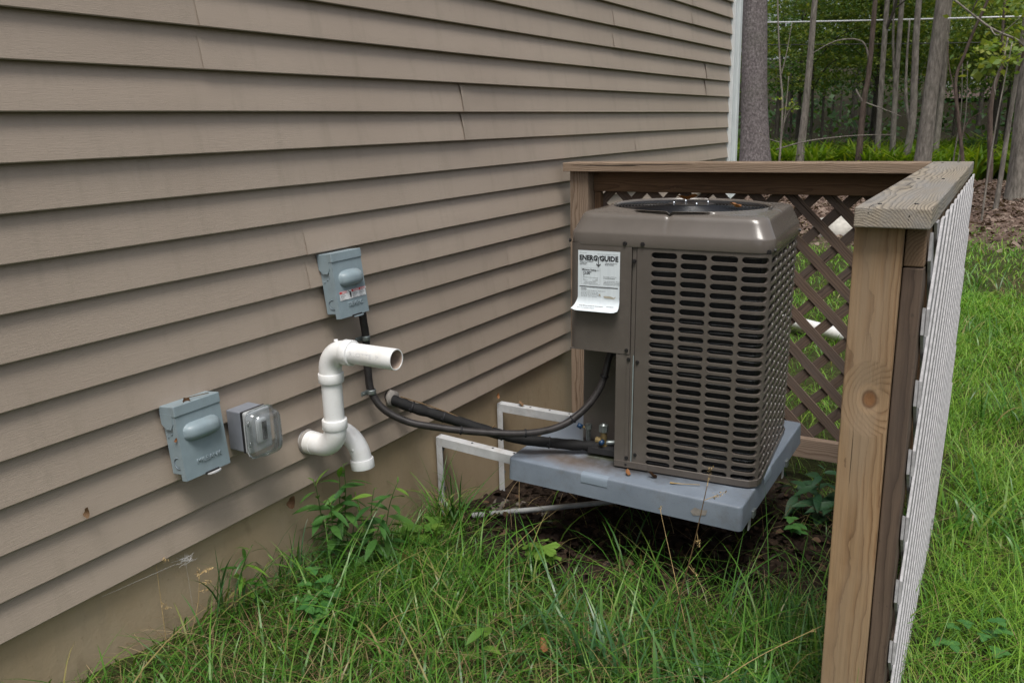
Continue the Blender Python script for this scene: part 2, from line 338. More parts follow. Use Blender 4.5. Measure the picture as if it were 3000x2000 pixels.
mk_leaf('tree_leaf_light', [(0.0, (0.10, 0.18, 0.045)), (0.55, (0.20, 0.28, 0.08)), (1.0, (0.36, 0.39, 0.10))], 0.5)
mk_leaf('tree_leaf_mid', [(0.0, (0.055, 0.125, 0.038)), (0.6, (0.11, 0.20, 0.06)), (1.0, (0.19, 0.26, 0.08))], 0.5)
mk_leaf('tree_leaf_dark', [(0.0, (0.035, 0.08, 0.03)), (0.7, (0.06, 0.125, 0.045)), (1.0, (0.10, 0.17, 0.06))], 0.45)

def mk_bark(name, a, b_, sc=(1, 1, 0.25), s=22, bs=0.9):
    t = NT(name); b = t.bsdf(a, 0.9, 0.2); v = t.coord('Object', sc)
    n = t.noise(v, s, 6, 0.68); n2 = t.noise(t.coord('Object'), 1.1, 4)
    c = t.ramp(n, [(0.3, tuple(x*0.45 for x in a)), (0.5, a), (0.72, b_)])
    c = t.mix(c, (0.13, 0.14, 0.10), t.maprange(n2, 0.5, 0.75, 0, 0.4))
    t.l(c, b.inputs['Base Color']); t.bump(n, b, bs, 0.02); M[name] = t.m
mk_bark('bark_grey', (0.20, 0.18, 0.155), (0.34, 0.31, 0.275))
mk_bark('bark_spruce', (0.16, 0.14, 0.14), (0.33, 0.30, 0.30), (1, 1, 0.7), 26, 1.2)
mk_bark('bark_brown', (0.105, 0.078, 0.064), (0.17, 0.13, 0.11))
mk_bark('bark_dark', (0.055, 0.048, 0.040), (0.11, 0.10, 0.085))

def mk_ground():
    t = NT('ground_soil'); b = t.bsdf((0.05, 0.04, 0.02), 0.95, 0.15); v = t.coord('Object')
    n1 = t.noise(v, 4, 8, 0.65); n2 = t.noise(v, 38, 6, 0.7); n3 = t.noise(v, 0.45, 4)
    soil = t.ramp(n2, [(0.25, (0.009, 0.006, 0.004)), (0.5, (0.024, 0.016, 0.011)), (0.78, (0.08, 0.057, 0.04))])  # dark humus, deepened further: shade under the pad is painted into it
    turf = t.ramp(n2, [(0.3, (0.020, 0.026, 0.008)), (0.6, (0.05, 0.055, 0.018)), (0.8, (0.11, 0.095, 0.04))])
    litter = t.ramp(n2, [(0.25, (0.06, 0.038, 0.03)), (0.5, (0.14, 0.095, 0.075)), (0.75, (0.25, 0.19, 0.15))])
    s = t.n('ShaderNodeSeparateXYZ'); t.l(v, s.inputs[0])
    far = t.maprange(t.math('ADD', s.outputs[1], t.math('MULTIPLY', t.math('SUBTRACT', n3, 0.5), 5)), 10.0, 12.5)
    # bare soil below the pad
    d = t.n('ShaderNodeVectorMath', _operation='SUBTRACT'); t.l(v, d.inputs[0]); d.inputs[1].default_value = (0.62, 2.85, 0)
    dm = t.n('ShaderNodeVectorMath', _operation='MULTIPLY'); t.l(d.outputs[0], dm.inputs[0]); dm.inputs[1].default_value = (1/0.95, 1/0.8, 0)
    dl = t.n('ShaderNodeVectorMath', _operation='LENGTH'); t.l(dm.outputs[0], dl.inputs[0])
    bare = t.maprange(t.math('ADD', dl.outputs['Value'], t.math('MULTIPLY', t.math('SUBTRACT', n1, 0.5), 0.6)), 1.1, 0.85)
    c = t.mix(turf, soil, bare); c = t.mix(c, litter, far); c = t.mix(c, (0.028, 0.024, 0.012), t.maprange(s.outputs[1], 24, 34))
    t.l(c, b.inputs['Base Color']); t.bump(t.math('ADD', n2, n1), b, 0.8, 0.02); M['ground'] = t.m
mk_ground()

# ------------------------------------------------------------------ object helpers
def setp(o, label=None, cat=None, group=None, kind=None):
    if label: o['label'] = label
    if cat: o['category'] = cat
    if group: o['group'] = group
    if kind: o['kind'] = kind
    return o
def empty(name, label, cat, loc=(0, 0, 0), rot=(0, 0, 0), group=None):
    o = bpy.data.objects.new(name, None); COL.objects.link(o); o.location = loc; o.rotation_euler = rot
    o.empty_display_size = 0.05
    return setp(o, label, cat, group)
def link(name, me, parent=None, loc=(0, 0, 0), rot=(0, 0, 0), scale=(1, 1, 1)):
    o = bpy.data.objects.new(name, me); COL.objects.link(o)
    o.location = loc; o.rotation_euler = rot; o.scale = scale
    if parent is not None: o.parent = parent
    return o
def mesh(name, verts, faces, mats, smooth=False, fm=None, uv=None):
    me = bpy.data.meshes.new(name); me.from_pydata([tuple(v) for v in verts], [], faces)
    for m in (mats if isinstance(mats, (list, tuple)) else [mats]): me.materials.append(M[m])
    if fm is not None: me.polygons.foreach_set('material_index', fm)
    if smooth: me.polygons.foreach_set('use_smooth', [True]*len(me.polygons))
    if uv is not None:
        ul = me.uv_layers.new(name='UVMap')
        for p in me.polygons:
            for li in p.loop_indices: ul.data[li].uv = uv[me.loops[li].vertex_index]
    me.update(); return me
def bm_mesh(name, bm, mats, smooth=False):
    me = bpy.data.meshes.new(name); bmesh.ops.recalc_face_normals(bm, faces=bm.faces); bm.to_mesh(me); bm.free()
    for m in (mats if isinstance(mats, (list, tuple)) else [mats]): me.materials.append(M[m])
    if smooth: me.polygons.foreach_set('use_smooth', [True]*len(me.polygons))
    return me
def bbox(bm, size, loc=(0, 0, 0), bev=0.0, seg=2, rot=None, smooth_edges=None):
    r = bmesh.ops.create_cube(bm, size=1.0); vs_ = r['verts']
    bmesh.ops.scale(bm, vec=size, verts=vs_)
    if bev > 0:
        es = list({e for v in vs_ for e in v.link_edges})
        rr = bmesh.ops.bevel(bm, geom=es, offset=bev, segments=seg, affect='EDGES', profile=0.5, clamp_overlap=True)
        vs_ = list({v for f in rr['faces'] for v in f.verts} | {v for v in vs_ if v.is_valid})
    mt = Matrix.Translation(loc)
    if rot is not None: mt = mt @ Euler(rot).to_matrix().to_4x4()
    bmesh.ops.transform(bm, matrix=mt, verts=[v for v in vs_ if v.is_valid])
    return vs_
def box_obj(name, size, loc, mat, parent=None, bev=0.0015, seg=2, rot=(0, 0, 0), smooth=False):
    bm = bmesh.new(); bbox(bm, size, (0, 0, 0), bev, seg)
    return link(name, bm_mesh(name, bm, mat, smooth), parent, loc, rot)
def cyl(bm, r, h, loc=(0, 0, 0), axis='Z', n=20, r2_=None):
    q = bmesh.ops.create_cone(bm, cap_ends=True, segments=n, radius1=r, radius2=r if r2_ is None else r2_, depth=h)
    mt = Matrix.Translation(loc)
    if axis == 'X': mt = mt @ Matrix.Rotation(PI/2, 4, 'Y')
    if axis == 'Y': mt = mt @ Matrix.Rotation(-PI/2, 4, 'X')
    bmesh.ops.transform(bm, matrix=mt, verts=q['verts'])
def smooth_path(pts, n=8):
    P = [Vector(p) for p in pts]; out = []
    for i in range(len(P)-1):
        p0 = P[max(i-1, 0)]; p1 = P[i]; p2 = P[i+1]; p3 = P[min(i+2, len(P)-1)]
        for k in range(n):
            t = k/n; a = t*t; b = a*t
            out.append(0.5*((2*p1)+(p2-p0)*t+(2*p0-5*p1+4*p2-p3)*a+(3*p1-p0-3*p2+p3)*b))
    out.append(P[-1]); return out
def sweep(path, rad, n=12, cap=True, closed_r=None):
    """tube along a path -> verts, faces, uv (u = length)"""
    P = [Vector(p) for p in path]; L = len(P)
    rad = rad if isinstance(rad, (list, tuple)) else [rad]*L
    V, F, U = [], [], []
    t0 = (P[1]-P[0]).normalized(); a = Vector((0, 0, 1)) if abs(t0.z) < 0.9 else Vector((1, 0, 0))
    nx = (a - t0*a.dot(t0)).normalized(); dist = 0
    for i in range(L):
        t = (P[min(i+1, L-1)]-P[max(i-1, 0)]).normalized()
        nx = (nx - t*nx.dot(t)).normalized(); ny = t.cross(nx)
        if i: dist += (P[i]-P[i-1]).length
        for k in range(n):
            an = 2*PI*k/n; V.append(P[i] + (nx*math.cos(an)+ny*math.sin(an))*rad[i]); U.append((dist, k/n))
        if i:
            b = (i-1)*n; c = i*n
            for k in range(n): F.append((b+k, b+(k+1) % n, c+(k+1) % n, c+k))
    if cap:
        F.append(tuple(reversed(range(n)))); F.append(tuple(range((L-1)*n, L*n)))
    return V, F, U
def tube_obj(name, path, rad, mat, parent=None, n=12, cap=True, label=None, cat=None, group=None, uv=True):
    V, F, U = sweep(path, rad, n, cap)
    me = mesh(name, V, F, mat, True, None, U if uv else None)
    o = link(name, me, parent); setp(o, label, cat, group); return o
_fc = {}
def text_mesh(s, size, mat, bold=0.0, extrude=0.0, align='LEFT', sx=1.0):
    cu = bpy.data.curves.new('lettering', 'FONT'); cu.body = s; cu.size = size; cu.offset = bold; cu.extrude = extrude; cu.align_x = align
    cu.resolution_u = 2
    ob = bpy.data.objects.new('lettering', cu); COL.objects.link(ob)
    dg = bpy.context.evaluated_depsgraph_get(); me = bpy.data.meshes.new_from_object(ob.evaluated_get(dg))
    bpy.data.objects.remove(ob); bpy.data.curves.remove(cu)
    if sx != 1.0: me.transform(Matrix.Scale(sx, 4, (1, 0, 0)))
    me.materials.clear(); me.materials.append(M[mat]); return me
def joined(name, mats, meshes):
    """meshes: (mesh, matrix) pairs -> one mesh"""
    bm = bmesh.new()
    for me, mt in meshes:
        k = len(bm.verts); bm.from_mesh(me); bm.verts.ensure_lookup_table()
        bmesh.ops.transform(bm, matrix=mt, verts=bm.verts[k:])
        bpy.data.meshes.remove(me)
    o = bpy.data.meshes.new(name); bm.to_mesh(o); bm.free()
    for m in mats: o.materials.append(M[m])
    return o
def raw_mesh(name, co, nverts_per, faces_idx, loop_starts, loop_totals, mats, fm=None):
    me = bpy.data.meshes.new(name)
    me.vertices.add(len(co)); me.vertices.foreach_set('co', co.astype(np.float32).ravel())
    me.loops.add(len(faces_idx)); me.loops.foreach_set('vertex_index', faces_idx.astype(np.int32))
    me.polygons.add(len(loop_starts)); me.polygons.foreach_set('loop_start', loop_starts.astype(np.int32)); me.polygons.foreach_set('loop_total', loop_totals.astype(np.int32))
    for m in mats: me.materials.append(M[m])
    if fm is not None: me.polygons.foreach_set('material_index', fm.astype(np.int32))
    me.update(calc_edges=True); me.validate(); return me

def sstep(a, b, x):
    t = np.clip((x-a)/(b-a), 0, 1); return t*t*(3-2*t)
def gz(x, y):
    """height of the ground (numpy or float)"""
    x = np.asarray(x, float); y = np.asarray(y, float)
    wall = np.interp(y, [-3, 0, 1.0, 1.4, 1.7, 2.1, 2.45, 2.8, 3.4, 5, 7], [0.22, 0.22, 0.20, 0.16, 0.13, 0.08, 0.03, -0.035, -0.06, -0.05, -0.03])
    k = np.exp(-np.clip(x, 0, 9)/1.7)
    z = wall*k + (1-k)*(-0.01)
    z = z + 0.012*np.sin(5.1*x+1.3*y)*np.cos(4.3*y-2.1*x) + 0.02*np.sin(1.3*x-0.7*y+1)
    z = z - 0.05*np.exp(-(((x-0.7)/0.45)**2 + ((y-2.8)/0.4)**2))
    far = sstep(9, 30, y); z = z + far*0.15*np.sin(0.31*x+0.4*y) + sstep(38, 120, y)*9.0
    return z
def gzf(x, y): return float(gz(x, y))

# ------------------------------------------------------------------ ground
def make_ground():
    ys = np.concatenate([np.arange(-14, 0, 1.0), np.arange(0, 5, 0.07), np.arange(5, 14, 0.3), np.arange(14, 40, 1.5), np.arange(40, 171, 10)])
    xs = np.concatenate([np.arange(-90, -10, 8), np.arange(-10, -0.4, 0.8), np.arange(-0.4, 3, 0.07), np.arange(3, 10, 0.6), np.arange(10, 91, 8)])
    X, Y = np.meshgrid(xs, ys); Z = gz(X, Y)
    near = np.exp(-np.clip(np.hypot(X-1, Y-2)-3, 0, 99)/2)
    Z = Z + near*0.008*rng.standard_normal(X.shape)
    nx, ny = len(xs), len(ys); co = np.stack([X, Y, Z], -1).reshape(-1, 3)
    i = np.arange(ny-1)[:, None]*nx + np.arange(nx-1)[None]; f = np.stack([i, i+1, i+nx+1, i+nx], -1).reshape(-1, 4)
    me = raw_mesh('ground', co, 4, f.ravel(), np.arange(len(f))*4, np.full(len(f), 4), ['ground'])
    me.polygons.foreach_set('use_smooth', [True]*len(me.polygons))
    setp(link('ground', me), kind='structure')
make_ground()

# ------------------------------------------------------------------ house
house = empty('house', 'house wall clad in taupe lap siding above a tan parged foundation', 'house', (0, 0, 0))
E_ = 0.1016
Z0 = 1.47 + 0.5038*E_
box_obj('foundation_wall', (5.0, 26.0, 1.24), (-2.531, -7.03, -0.18), 'foundation', house, 0)
box_obj('wall_core', (4.9, 25.9, 5.0), (-2.495, -7.03, 2.94), 'black_gap', house, 0)
def siding_board(i, y0, y1, dx):
    zb = Z0 - i*E_ + (0.012 if i == 11 else 0); zt = Z0 - (i-1)*E_
    n = max(2, int((y1-y0)/0.22)); V, F = [], []
    stat = [y0+(y1-y0)*k/n for k in range(n+1)]
    if dx: stat = [y0, y0+0.02, y0+0.05, y0+0.10]+[q for q in stat if q > y0+0.15]
    n = len(stat)-1
    prof = [(-0.0262, zb+0.0035), (-0.0018, zb), (0.0, zb+0.0026), (-0.0070, zb+0.045), (-0.0175, zt-0.013), (-0.0245, zt+0.008)]
    for k in range(n+1):
        y = stat[k]
        wv = 0.0011*noise.noise(Vector((y*1.7, i*3.1, 0))) ; wz = 0.0012*noise.noise(Vector((y*0.9, i*5.3, 4)))
        for j, (x, z) in enumerate(prof):
            a = (0.2, 1, 1, 0.8, 0.1, 0)[j]
            lift = -dx*1.0*math.exp(-((y-y0 if dx else 9)/0.03)) if dx else 0.0
            V.append((x+(dx+lift*0)*a+wv*a+(0.0075*math.exp(-(y-y0)/0.05)*(1 if j in (1, 2, 3, 4) else 0) if dx else 0), y, z+(wz if j < 3 else 0)))
    m = len(prof)
    for k in range(n):
        for j in range(m-1): F.append((k*m+j, (k+1)*m+j, (k+1)*m+j+1, k*m+j+1))
    me = mesh('siding_board', V, F, 'siding', True)
    me.set_sharp_from_angle(angle=R(35))
    link('siding_board', me, house)
SEAMS = {0: [2.69], 1: [0.4, 4.338], 2: [-1.9, 1.841, 5.70], 3: [-0.7, 2.986], 4: [0.2, 3.9], 5: [-0.2, 3.5], -1: [-2.2, 1.536, 5.478],
         -2: [0.3, 4.045], -3: [1.45, 5.19], -4: [-0.2, 3.4], -5: [0.8, 4.6], -6: [2.2], -7: [0.3, 4.0], -8: [1.6, 5.2], -9: [3.0]}
Y_END = 5.985
for i in range(-18, 12):
    cuts = [-5.0] + [c for c in SEAMS.get(i//2, []) if c > -4] + [Y_END]
    for k in range(len(cuts)-1):
        siding_board(i, cuts[k]-(0.02 if k else 0), cuts[k+1], -0.0034 if k % 2 else 0.0)
# corner trim: ribbed post
def corner_trim():
    bm = bmesh.new()
    for k, (y, w, x) in enumerate([(5.995, 0.022, 0.016), (6.017, 0.018, 0.013), (6.035, 0.018, 0.016), (6.053, 0.018, 0.013), (6.071, 0.016, 0.016), (6.105, 0.055, 0.021)]):
        bbox(bm, (0.06, w-0.001, 6.0), (x-0.03, y, 3.41), 0.002, 1)
    link('corner_trim', bm_mesh('corner_trim', bm, 'trim_white'), house)
corner_trim()

# ------------------------------------------------------------------ grey electrical boxes on the wall
def elec_box(label, loc, w, h, d, lean, text, lay):
    """local frame: x out of the wall, y to the viewer's right, z up; origin at the back lower left corner"""
    r = empty('electrical_box', label, 'electrical box', loc, (0, lean, 0), 'grey metal boxes on the siding')
    t = 0.012                                                 # lid thickness
    bm = bmesh.new(); bbox(bm, (d-t-0.002, w-0.008, h-0.016), ((d-t-0.002)/2, w/2, (h-0.016)/2+0.006), 0.0015, 1)
    link('enclosure', bm_mesh('enclosure', bm, 'steel_paint'), r)
    # rain hood with side ears
    bm = bmesh.new(); bbox(bm, (d+0.004, w+0.003, 0.027), (d/2+0.001, w/2, h-0.0135), 0.002, 2)
    for s in (-0.0005, w+0.0005):
        pts = [(0.001, h-0.02), (d-0.010, h-0.02), (d-0.010, h-0.046), (d-0.020, h-0.060), (0.016, h-0.060), (0.001, h-0.046)]
        vsl = []
        for q in (-0.0014, 0.0014): vsl.append([bm.verts.new((a, s+q, b)) for a, b in pts])
        bm.faces.new(vsl[0]); bm.faces.new(list(reversed(vsl[1])))
        for k in range(6): bm.faces.new((vsl[0][k], vsl[0][(k+1) % 6], vsl[1][(k+1) % 6], vsl[1][k]))
    link('rain_hood', bm_mesh('rain_hood', bm, 'steel_paint'), r)
    # hinged lid with side lips and the raised bump, one pressed sheet
    ny, nz = 60, 80; V, F = [], []
    z0, z1 = -0.008, h-0.026
    def hgt(v, u):                                            # v across, u up: rounded bump
        by0, by1, bz0, bz1, hh = lay['bump']
        vc, uc = (by0+by1)/2, (bz0+bz1)/2; a_, b_ = (by1-by0)/2+0.03, (bz1-bz0)/2+0.03
        q = (abs(v-vc)/a_)**3.6 + (abs(u-uc)/b_)**2.6
        return hh*1.05*max(0.0, 1-q)**0.62
    for j in range(nz+1):
        for i in range(ny+1):
            v = i/ny; u = j/nz
            V.append((d+hgt(v, u), v*w, z0+(z1-z0)*u))
    for j in range(nz):
        for i in range(ny): a = j*(ny+1)+i; F.append((a, a+1, a+ny+2, a+ny+1))
    # lips folded back
    def strip(idx, dx):
        base = len(V)
        for q in idx: V.append((dx, V[q][1], V[q][2]))
        for k in range(len(idx)-1): F.append((idx[k], base+k, base+k+1, idx[k+1]))
    lft = [j*(ny+1) for j in range(nz+1)]; rgt = [j*(ny+1)+ny for j in range(nz+1)]; bot = list(range(ny+1))
    strip(lft, d-0.016); strip(list(reversed(rgt)), d-0.016); strip(list(reversed(bot)), d-0.012)
    me = mesh('lid', V, F, 'steel_paint', True); me.set_sharp_from_angle(angle=R(40)); lid = link('lid', me, r)
    tm = text_mesh(text, lay['ts'], 'steel_emboss', lay['bold'], 0.0016, 'CENTER', 1.05)
    mt = Matrix.Translation((d+0.0012, lay['ty']*w, lay['tz']*h)) @ Matrix(((0, 0, 1, 0), (1, 0, 0, 0), (0, 1, 0, 0), (0, 0, 0, 1)))
    tm.transform(mt); link('embossed_lettering', tm, lid)
    # knockout ring and screw dimples on the near side
    bm = bmesh.new()
    V, F, U = sweep([(0.030+0.0145*math.cos(a), -0.0005+0.0035, 0.036+0.0145*math.sin(a)) for a in np.linspace(0, 2*PI, 25)], 0.0016, 6, False)
    me = mesh('knockout', V, F, 'steel_shadow', True); k1 = link('knockout', me, r)
    bm = bmesh.new(); cyl(bm, 0.010, 0.002, (0.030, 0.0035, 0.036), 'Y', 20); link('knockout_disc', bm_mesh('knockout_disc', bm, 'steel_paint'), k1)
    for a, b in ((0.012, 0.105), (0.026, 0.112), (0.036, 0.118), (0.038, 0.012)):
        bm = bmesh.new(); cyl(bm, 0.0022, 0.003, (a, 0.0035, b), 'Y', 10); link('rivet', bm_mesh('rivet', bm, 'steel_shadow', True), r)
    # hasp slot in the bottom lip
    hp = box_obj('hasp', (0.004, 0.042, 0.006), (d+0.0005, w*0.57, -0.008), 'black_gap', r, 0)
    bm = bmesh.new(); cyl(bm, 0.021, 0.003, (0, 0, 0), 'Z', 24); bmesh.ops.scale(bm, vec=(0.5, 1, 1), verts=bm.verts)
    link('hasp_tongue', bm_mesh('hasp_tongue', bm, lay['tongue']), hp, (0.002, 0.004, -0.003))
    return r, lid
B1, L1 = elec_box('upper grey metal disconnect box with red and white danger stickers, feeding the black conduit', (0.009, 1.868, 0.920), 0.133, 0.190, 0.054, -R(6.5),
                  'SIEMENS', dict(bump=(0.19, 0.88, 0.555, 0.785, 0.024), ts=0.0165, bold=0.0004, ty=0.58, tz=0.125, tongue='steel_shadow'))
B2, L2 = elec_box('lower grey metal box with a brown leaf on its hood beside the outlet', (0.009, 1.268, 0.630), 0.139, 0.186, 0.054, -R(5.5),
                  'MILBANK', dict(bump=(0.15, 0.88, 0.59, 0.82, 0.024), ts=0.0175, bold=-0.0001, ty=0.56, tz=0.135, tongue='bracket_white'))
def danger_sticker(lid, d, w, h):
    """printed strip across the lid: three warning panels and an arc-flash figure"""
    x = d+0.0012; y0, y1, z0, z1 = 0.012, w-0.004, 0.045, 0.072
    me = mesh('warning_sticker', [(x, y0, z0), (x, y1, z0), (x, y1, z1), (x, y0, z1)], [(0, 1, 2, 3)], 'sticker_white'); st = link('warning_sticker', me, lid)
    ms = []; up = Matrix(((0, 0, 1, 0), (1, 0, 0, 0), (0, 1, 0, 0), (0, 0, 0, 1)))
    V, F = [], []
    def q(a, b, c, e, dx):
        k = len(V); V.extend([(x+dx, a, c), (x+dx, b, c), (x+dx, b, e), (x+dx, a, e)]); F.append((k, k+1, k+2, k+3))
    sp = y1-y0
    q(y0, y0+sp*0.30, z1-0.0075, z1-0.0005, 0.0003); q(y0+sp*0.46, y1, z1-0.0075, z1-0.0005, 0.0003)
    link('red_band', mesh('red_band', V, F, 'sticker_red'), st)
    for a in (0.05, 0.49, 0.77):
        ms.append((text_mesh('DANGER' if a != 0.49 else 'PELIGRO', 0.0068, 'sticker_white', 0.0002), Matrix.Translation((x+0.0006, y0+sp*a+0.004, z1-0.0064)) @ up))
    for (a, b) in ((0.015, 5), (0.475, 5), (0.745, 5)):
        lines = ['Hazardous', 'voltage inside.', 'Will cause', 'death or', 'serious injury.']
        for k in range(b): ms.append((text_mesh(lines[k], 0.0044, 'ink', 0.0), Matrix.Translation((x+0.0006, y0+sp*a, z1-0.0115-k*0.0037)) @ up))
    wt = [m for m in ms[:3]]; bk = ms[3:]
    link('sticker_heading', joined('sticker_heading', ['sticker_white'], wt), st)
    link('sticker_text', joined('sticker_text', ['ink'], bk), st)
    V, F = [], []
    poly = [(0.385, 0.2), (0.41, 0.1), (0.43, 0.2), (0.44, 0.5), (0.43, 0.75), (0.41, 0.86), (0.385, 0.8), (0.35, 0.95), (0.33, 1.0), (0.355, 0.82), (0.385, 0.62), (0.355, 0.5), (0.385, 0.45)]
    V = [(x+0.0006, y0+sp*a, z0+(z1-z0)*b) for a, b in poly]; F = [tuple(range(len(V)))]
    link('shock_figure', mesh('shock_figure', V, F, 'ink'), st)
danger_sticker(L1, 0.054, 0.133, 0.19)

# ------------------------------------------------------------------ outlet with clear bubble cover
def outlet():
    r = empty('outlet_box', 'weatherproof outlet box with a bulging clear plastic cover', 'outlet', (-0.004, 1.466, 0.632))
    w, h = 0.080, 0.113
    bm = bmesh.new(); bbox(bm, (0.054, w, h), (0.027, w/2, h/2), 0.003, 2); link('back_box', bm_mesh('back_box', bm, 'plastic_dark_grey'), r)
    bm = bmesh.new(); bbox(bm, (0.006, w+0.002, h+0.003), (0.0575, w/2, h/2), 0.001, 1); link('gasket', bm_mesh('gasket', bm, 'rubber_black'), r)
    bm = bmesh.new(); bbox(bm, (0.020, w+0.004, h+0.005), (0.071, w/2, h/2), 0.007, 3); link('cover_base', bm_mesh('cover_base', bm, 'plastic_light_grey', False), r)
    bm = bmesh.new(); bbox(bm, (0.014, 0.034, 0.070), (0.086, w/2, h/2), 0.010, 4)
    so_ = link('socket', bm_mesh('socket', bm, 'plastic_light_grey', True), r)
    bm = bmesh.new(); bbox(bm, (0.003, 0.016, 0.052), (0.0945, w/2+0.004, h/2), 0.001, 1); link('socket_face', bm_mesh('socket_face', bm, 'rubber_black'), so_)
    # clear cover: rounded dish made of nested rounded rectangles, open at the back
    V, F = [], []; n = 48
    def ring(x, hw, hh, rr):
        o = []
        for k in range(n):
            a = 2*PI*k/n; c, s = math.cos(a), math.sin(a); p = 5.0
            o.append((x, w/2+hw*math.copysign(abs(c)**(2/p), c), h/2-0.004+hh*math.copysign(abs(s)**(2/p), s)))
        return o
    rings = [(0.082, 0.047, 0.064), (0.0825, 0.052, 0.069), (0.0855, 0.052, 0.069), (0.086, 0.047, 0.064), (0.108, 0.0445, 0.061), (0.119, 0.0415, 0.058), (0.1235, 0.036, 0.052), (0.1245, 0.025, 0.04), (0.1245, 0.008, 0.015)]
    for q in rings: V += ring(*q, 0)
    for j in range(len(rings)-1):
        for k in range(n): F.append((j*n+k, j*n+(k+1) % n, (j+1)*n+(k+1) % n, (j+1)*n+k))
    F.append(tuple(range((len(rings)-1)*n, len(rings)*n)))
    cv = link('clear_cover', mesh('clear_cover', V, F, 'clear', True), r)
    for z in (0.030, 0.088):
        bm = bmesh.new(); cyl(bm, 0.004, 0.014, (0.088, -0.004, z), 'Z', 12); link('hinge', bm_mesh('hinge', bm, 'clear', True), cv)
outlet()

# ------------------------------------------------------------------ white PVC vents
def arc(c, r, a0, a1, ux, uy, n=12):
    return [Vector(c)+Vector(ux)*r*math.cos(a)+Vector(uy)*r*math.sin(a) for a in np.linspace(a0, a1, n)]
def pvc_main():
    r = empty('vent_pipe', 'white plastic vent pipe rising from a wall elbow and turning outward with an open end', 'pipe', (0.0, 1.757, 0.554))
    ex, ez = Vector((1, 0, 0)), Vector((0, 0, 1)); xv = 0.112; zt = 0.302
    def part(name, path, rad, n=28, cap=False, mat='pvc_white'):
        V, F, U = sweep(path, rad, n, cap); me = mesh(name, V, F, mat, True); me.set_sharp_from_angle(angle=R(50)); return link(name, me, r)
    a = arc((0.052, 0, 0.060), 0.060, -PI/2, 0, ex, ez, 12)
    part('elbow', [Vector((-0.02, 0, 0))]+[Vector((0.03, 0, 0))]+a+[Vector((xv, 0, 0.064))], 0.0335)
    def hub(z0, z1, x=None, axis='z', rr=0.0372):
        if axis == 'z': P = [(xv, 0, z0), (xv, 0, z0+0.0005), (xv, 0, z0+0.002), (xv, 0, z1-0.002), (xv, 0, z1-0.0005), (xv, 0, z1)]
        else: P = [(z0, 0, x), (z0+0.0005, 0, x), (z0+0.002, 0, x), (z1-0.002, 0, x), (z1-0.0005, 0, x), (z1, 0, x)]
        part('hub', P, [0.029, rr-0.001, rr, rr, rr-0.001, 0.029])
    hub(0.062, 0.092)
    part('wall_collar', [(0.002, 0, 0), (0.0025, 0, 0), (0.026, 0, 0), (0.0265, 0, 0)], [0.03, 0.0350, 0.0350, 0.03])
    part('caulk', [(-0.006, 0, 0), (0.002, 0, 0), (0.006, 0, 0)], [0.0385, 0.0375, 0.030], 28, False, 'caulk_grey')
    part('riser', [(xv, 0, 0.08), (xv, 0, 0.235)], 0.0302)
    hub(0.205, 0.234)
    part('elbow', [Vector((xv, 0, 0.230))]+arc((xv+0.060, 0, zt-0.060), 0.060, PI, PI/2, ex, ez, 12)+[Vector((xv+0.066, 0, zt))], 0.0335)
    hub(xv+0.060, xv+0.090, zt, 'x')
    e = 0.358
    P = [(xv+0.08, 0, zt), (e-0.001, 0, zt), (e, 0, zt), (e, 0, zt), (e-0.001, 0, zt), (xv+0.085, 0, zt)]
    P = [Vector(p) for p in P]; 
    V, F = [], []; n = 32
    for (x, q) in ((xv+0.08, 0.0302), (e-0.001, 0.0302), (e, 0.0296), (e, 0.0268), (e-0.001, 0.0262), (xv+0.10, 0.0262)):
        for k in range(n): an = 2*PI*k/n; V.append((x, q*math.cos(an), zt+q*math.sin(an)))
    for j in range(5):
        for k in range(n): F.append((j*n+k, j*n+(k+1) % n, (j+1)*n+(k+1) % n, (j+1)*n+k))
    F.append(tuple(range(5*n, 6*n)))
    fm = [1 if f_ >= 4*n else 0 for f_ in range(len(F))]
    me = mesh('outlet_pipe', V, F, ['pvc_white', 'pvc_inside'], True, fm); me.set_sharp_from_angle(angle=R(40)); op = link('outlet_pipe', me, r)
    # faint print wrapped on the pipe
    tm = text_mesh('RLOTTE  P', 0.0175, 'ink_pale', 0.0, 0.0, 'LEFT', 1.3)
    for v in tm.vertices:
        an = -PI/2 + 0.28 + (v.co.y-0.008)/0.0304
        s = v.co.x
        v.co = Vector((xv+0.100+s, 0.03045*math.sin(an), zt+0.03045*math.cos(an)))
    link('pipe_print', tm, op)
    bm = bmesh.new(); cyl(bm, 0.006, 0.008, (xv+0.03, 0, zt+0.030), 'Z', 12); link('moulding_nub', bm_mesh('moulding_nub', bm, 'pvc_white', True), r)
pvc_main()
